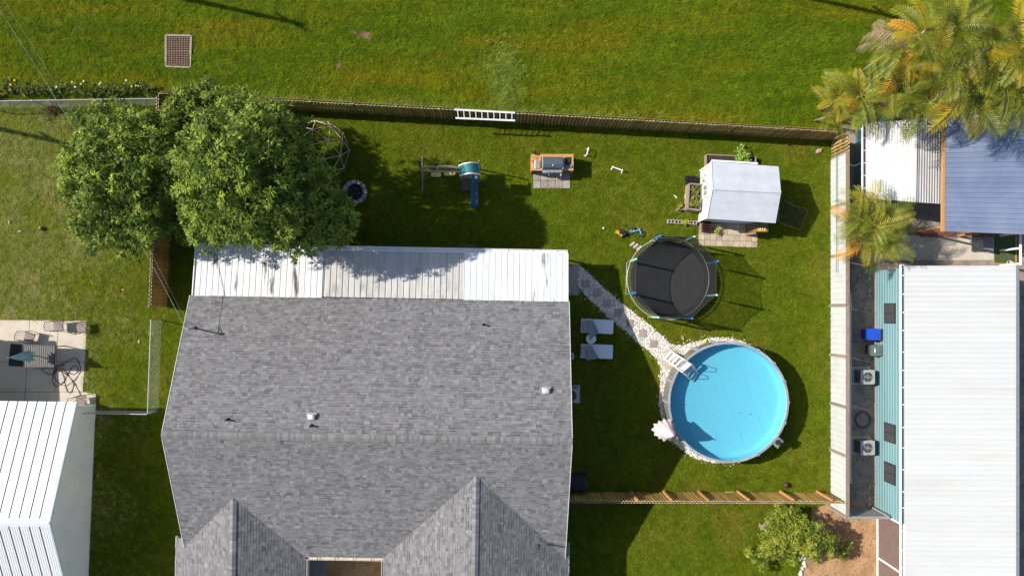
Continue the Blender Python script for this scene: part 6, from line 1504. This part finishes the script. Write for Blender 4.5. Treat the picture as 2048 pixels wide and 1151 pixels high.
for k, (x_, y_, lb) in enumerate(((2017, 525, 'white bowl on the timber edge, left one of the pair by the turf'), (2022, 527, 'white bowl on the timber edge, right one of the pair by the turf'))): disc_thing('dog_bowl', lb, 'bowl', x_, y_, .03, .12, .08, WHITE2)

# ------------------------------------------------------------------ neighbour's patio on the left
def patio_chair(m_seat):
    t = thing('patio_chair', '', 'patio chair', (0, 0, 0)); IR = mat('wrought_iron', (.10, .075, .065), (.07, .055, .05), 6, rough=.6)
    MB().tube([(-.25, -.25, .42), (.25, -.25, .42), (.28, .25, .42), (-.28, .25, .42)], .016, 6, closed=True).obj('seat_frame', IR, t)
    MB().slab([(-.23, -.23, .425), (.23, -.23, .425), (.25, .23, .425), (-.25, .23, .425)], .02).obj('seat', m_seat, t)
    MB().tube([(-.25, -.25, .42), (-.42, -.24, .92), (-.44, 0, .98), (-.42, .24, .92), (-.28, .25, .42)], .018, 6).obj('back_frame', IR, t)
    for k in range(4): yv = -.15 + k * .10; MB().tube([(-.26, yv, .43), (-.43, yv, .95)], .010, 5).obj('back_slat', IR, t)
    for s in (-1, 1):
        MB().tube([(-.36, s * .25, .70), (0, s * .30, .66), (.26, s * .28, .62), (.27, s * .26, .42)], .016, 6).obj('armrest', IR, t)
        for x in (-.26, .27): MB().tube([(x, s * .25, .42), (x * 1.15, s * .28, 0)], .016, 6).obj('leg', IR, t)
    return t
PADM = mat('faded_rose_pad', (.34, .26, .23), (.27, .21, .19), 4, rough=.9)
pcA = patio_chair(PADM); pcA['label'] = 'metal patio chair at the slab\'s upper right corner, pad facing lawn'; pcA['group'] = 'metal patio chairs on the slab'
p = P(166, 654, .3); pcA.location = (p.x, p.y, 0); pcA.rotation_euler = (0, 0, .1)
for (qx, qy, rz, lb) in ((62, 674, -.3, 'metal patio chair standing just above the dark mesh table'), (166, 800, .2, 'metal patio chair between white roof corner and lawn edge'), (120, 651, .05, 'empty metal patio chair above slab middle, left of the corner one')):
    p = P(qx, qy, .3); dup(pcA, (p.x, p.y, 0), rz, lb)
bt = thing('bar_table', 'tall rectangular mesh-topped patio table under the folded umbrella', 'table', tuple(P(92, 711)))
MESHT = mat('dark_mesh_top', (.17, .165, .16), (.13, .125, .12), 18, rough=.7, stretch=(1, 3, 1)); q = [P(44, 689, 1.0), P(110, 691, 1.0), P(108, 734, 1.0), P(46, 733, 1.0)]
n = 15
for i in range(n):
    a, b, c_, d_ = q[0].lerp(q[1], i / n), q[0].lerp(q[1], (i + .72) / n), q[3].lerp(q[2], (i + .72) / n), q[3].lerp(q[2], i / n); MB().slab([a, b, c_, d_], .02).obj('slat', MESHT, bt)
for a, b in zip(q, q[1:] + q[:1]): MB().bar(a + Vector((0, 0, .005)), b + Vector((0, 0, .005)), .05, .05).obj('edge', DARK, bt)
MB().slab([v - Vector((0, 0, .022)) for v in q], .01).obj('under_tray', MESHT, bt)
for v in q: v2 = v + (sum(q, Vector()) / 4 - v) * .1; MB().bar(Vector((v2.x, v2.y, .03)), Vector((v2.x, v2.y, .98)), .05, .05).obj('leg', DARK, bt)
rg_ = MB().prism([P(22, 687), P(44, 688), P(60, 733), P(18, 731)], .032, .045).obj('door_mat', mat('black_mat', (.035, .034, .037), (.028, .027, .03), 9, rough=.95)); tag(rg_, 'black rubber mat on the concrete at the table\'s left end', 'mat')
umbrella('folded pale blue umbrella through the left patio\'s table', P(99, 708), (-.25, 0), 2.75, 1.55, .34, mat('pale_blue_canvas', (.30, .46, .50), (.24, .38, .42), 3, rough=.85), (.05, 0), 8, .55)
hz = thing('black_cable', 'long black hose lying in loose loops on the left patio', 'hose', tuple(P(125, 755)))
pts = [P(48, 733, .05)]
ctrl = [(70, 736), (95, 736), (112, 734), (130, 724), (148, 716), (158, 724), (160, 742), (150, 758), (133, 770), (118, 766), (108, 752), (112, 740), (128, 742), (148, 748), (156, 738), (150, 730), (138, 742), (128, 762), (112, 772), (105, 758), (108, 742), (122, 735), (138, 752), (147, 770), (140, 785), (132, 776), (128, 755), (120, 742), (100, 748), (84, 740), (90, 735), (112, 738), (135, 750), (150, 768), (160, 790), (150, 802)]
def catmull(cs, n):
    out = []
    for i in range(len(cs) - 1):
        p0, p1, p2, p3 = (Vector(cs[max(i - 1, 0)]), Vector(cs[i]), Vector(cs[i + 1]), Vector(cs[min(i + 2, len(cs) - 1)]))
        for k in range(n):
            t = k / n; out.append(.5 * ((2 * p1) + (p2 - p0) * t + (2 * p0 - 5 * p1 + 4 * p2 - p3) * t * t + (3 * p1 - p0 - 3 * p2 + p3) * t ** 3))
    return out
MB().tube([P(v.x, v.y, .05 + .015 * math.sin(i * .7)) for i, v in enumerate(catmull(ctrl, 8))], .017, 5).obj('loop', DARK, hz)
# leaves and litter on the lawns
LIT = [mat('fallen_leaf_tan', (.42, .30, .16), rough=.8), mat('fallen_leaf_brown', (.22, .13, .07), rough=.8)]
def fleaf(label, px, py, s, m, g=None):
    c = P(px, py, .07); a = random.uniform(0, 6.28); R = Matrix.Rotation(a, 3, 'Z'); V = [c + R @ Vector(v) for v in ((-s, 0, 0), (-.3 * s, .35 * s, .03), (.5 * s, .3 * s, .02), (s, 0, .05), (.4 * s, -.32 * s, .01), (-.4 * s, -.3 * s, .04))]
    o = MB().add(V + [c + Vector((0, 0, .015))], [(i, (i + 1) % 6, 6) for i in range(6)]).obj('fallen_leaf', m); md = o.modifiers.new('solid', 'SOLIDIFY'); md.thickness = .008; tag(o, label, 'leaf', g)
for (lx, ly, s, k, lb) in ((18, 443, .14, 0, 'topmost of the three by the left frame edge'), (40, 462, .13, 0, 'rightmost of the three by the tan ball'), (21, 465, .1, 1, 'brown one below the topmost'), (246, 579, .11, 0, 'by itself left of the board fence'), (278, 683, .14, 0, 'close to the chain-link rail'), (60, 320, .09, 0, 'below the long pole shadow')): fleaf('dry fallen leaf on the left lawn, ' + lb, lx, ly, s, LIT[k], 'dry leaves on the left lawn')
fleaf('large dry leaf between the trampoline and the pool', 1365, 675, .17, LIT[0]); fleaf('dry leaf on the shaded grass strip left of the house', 196, 950, .13, LIT[0])
fl = MB().add([(P(1480, 825, 1.125) + Vector(v)) for v in ((-.07, 0, 0), (0, .03, .01), (.08, .01, 0), (0, -.03, .01))], [(0, 1, 2, 3)]).obj('floating_leaf', LIT[1]); md = fl.modifiers.new('solid', 'SOLIDIFY'); md.thickness = .006; tag(fl, 'small brown leaf floating near the pool\'s middle', 'leaf')
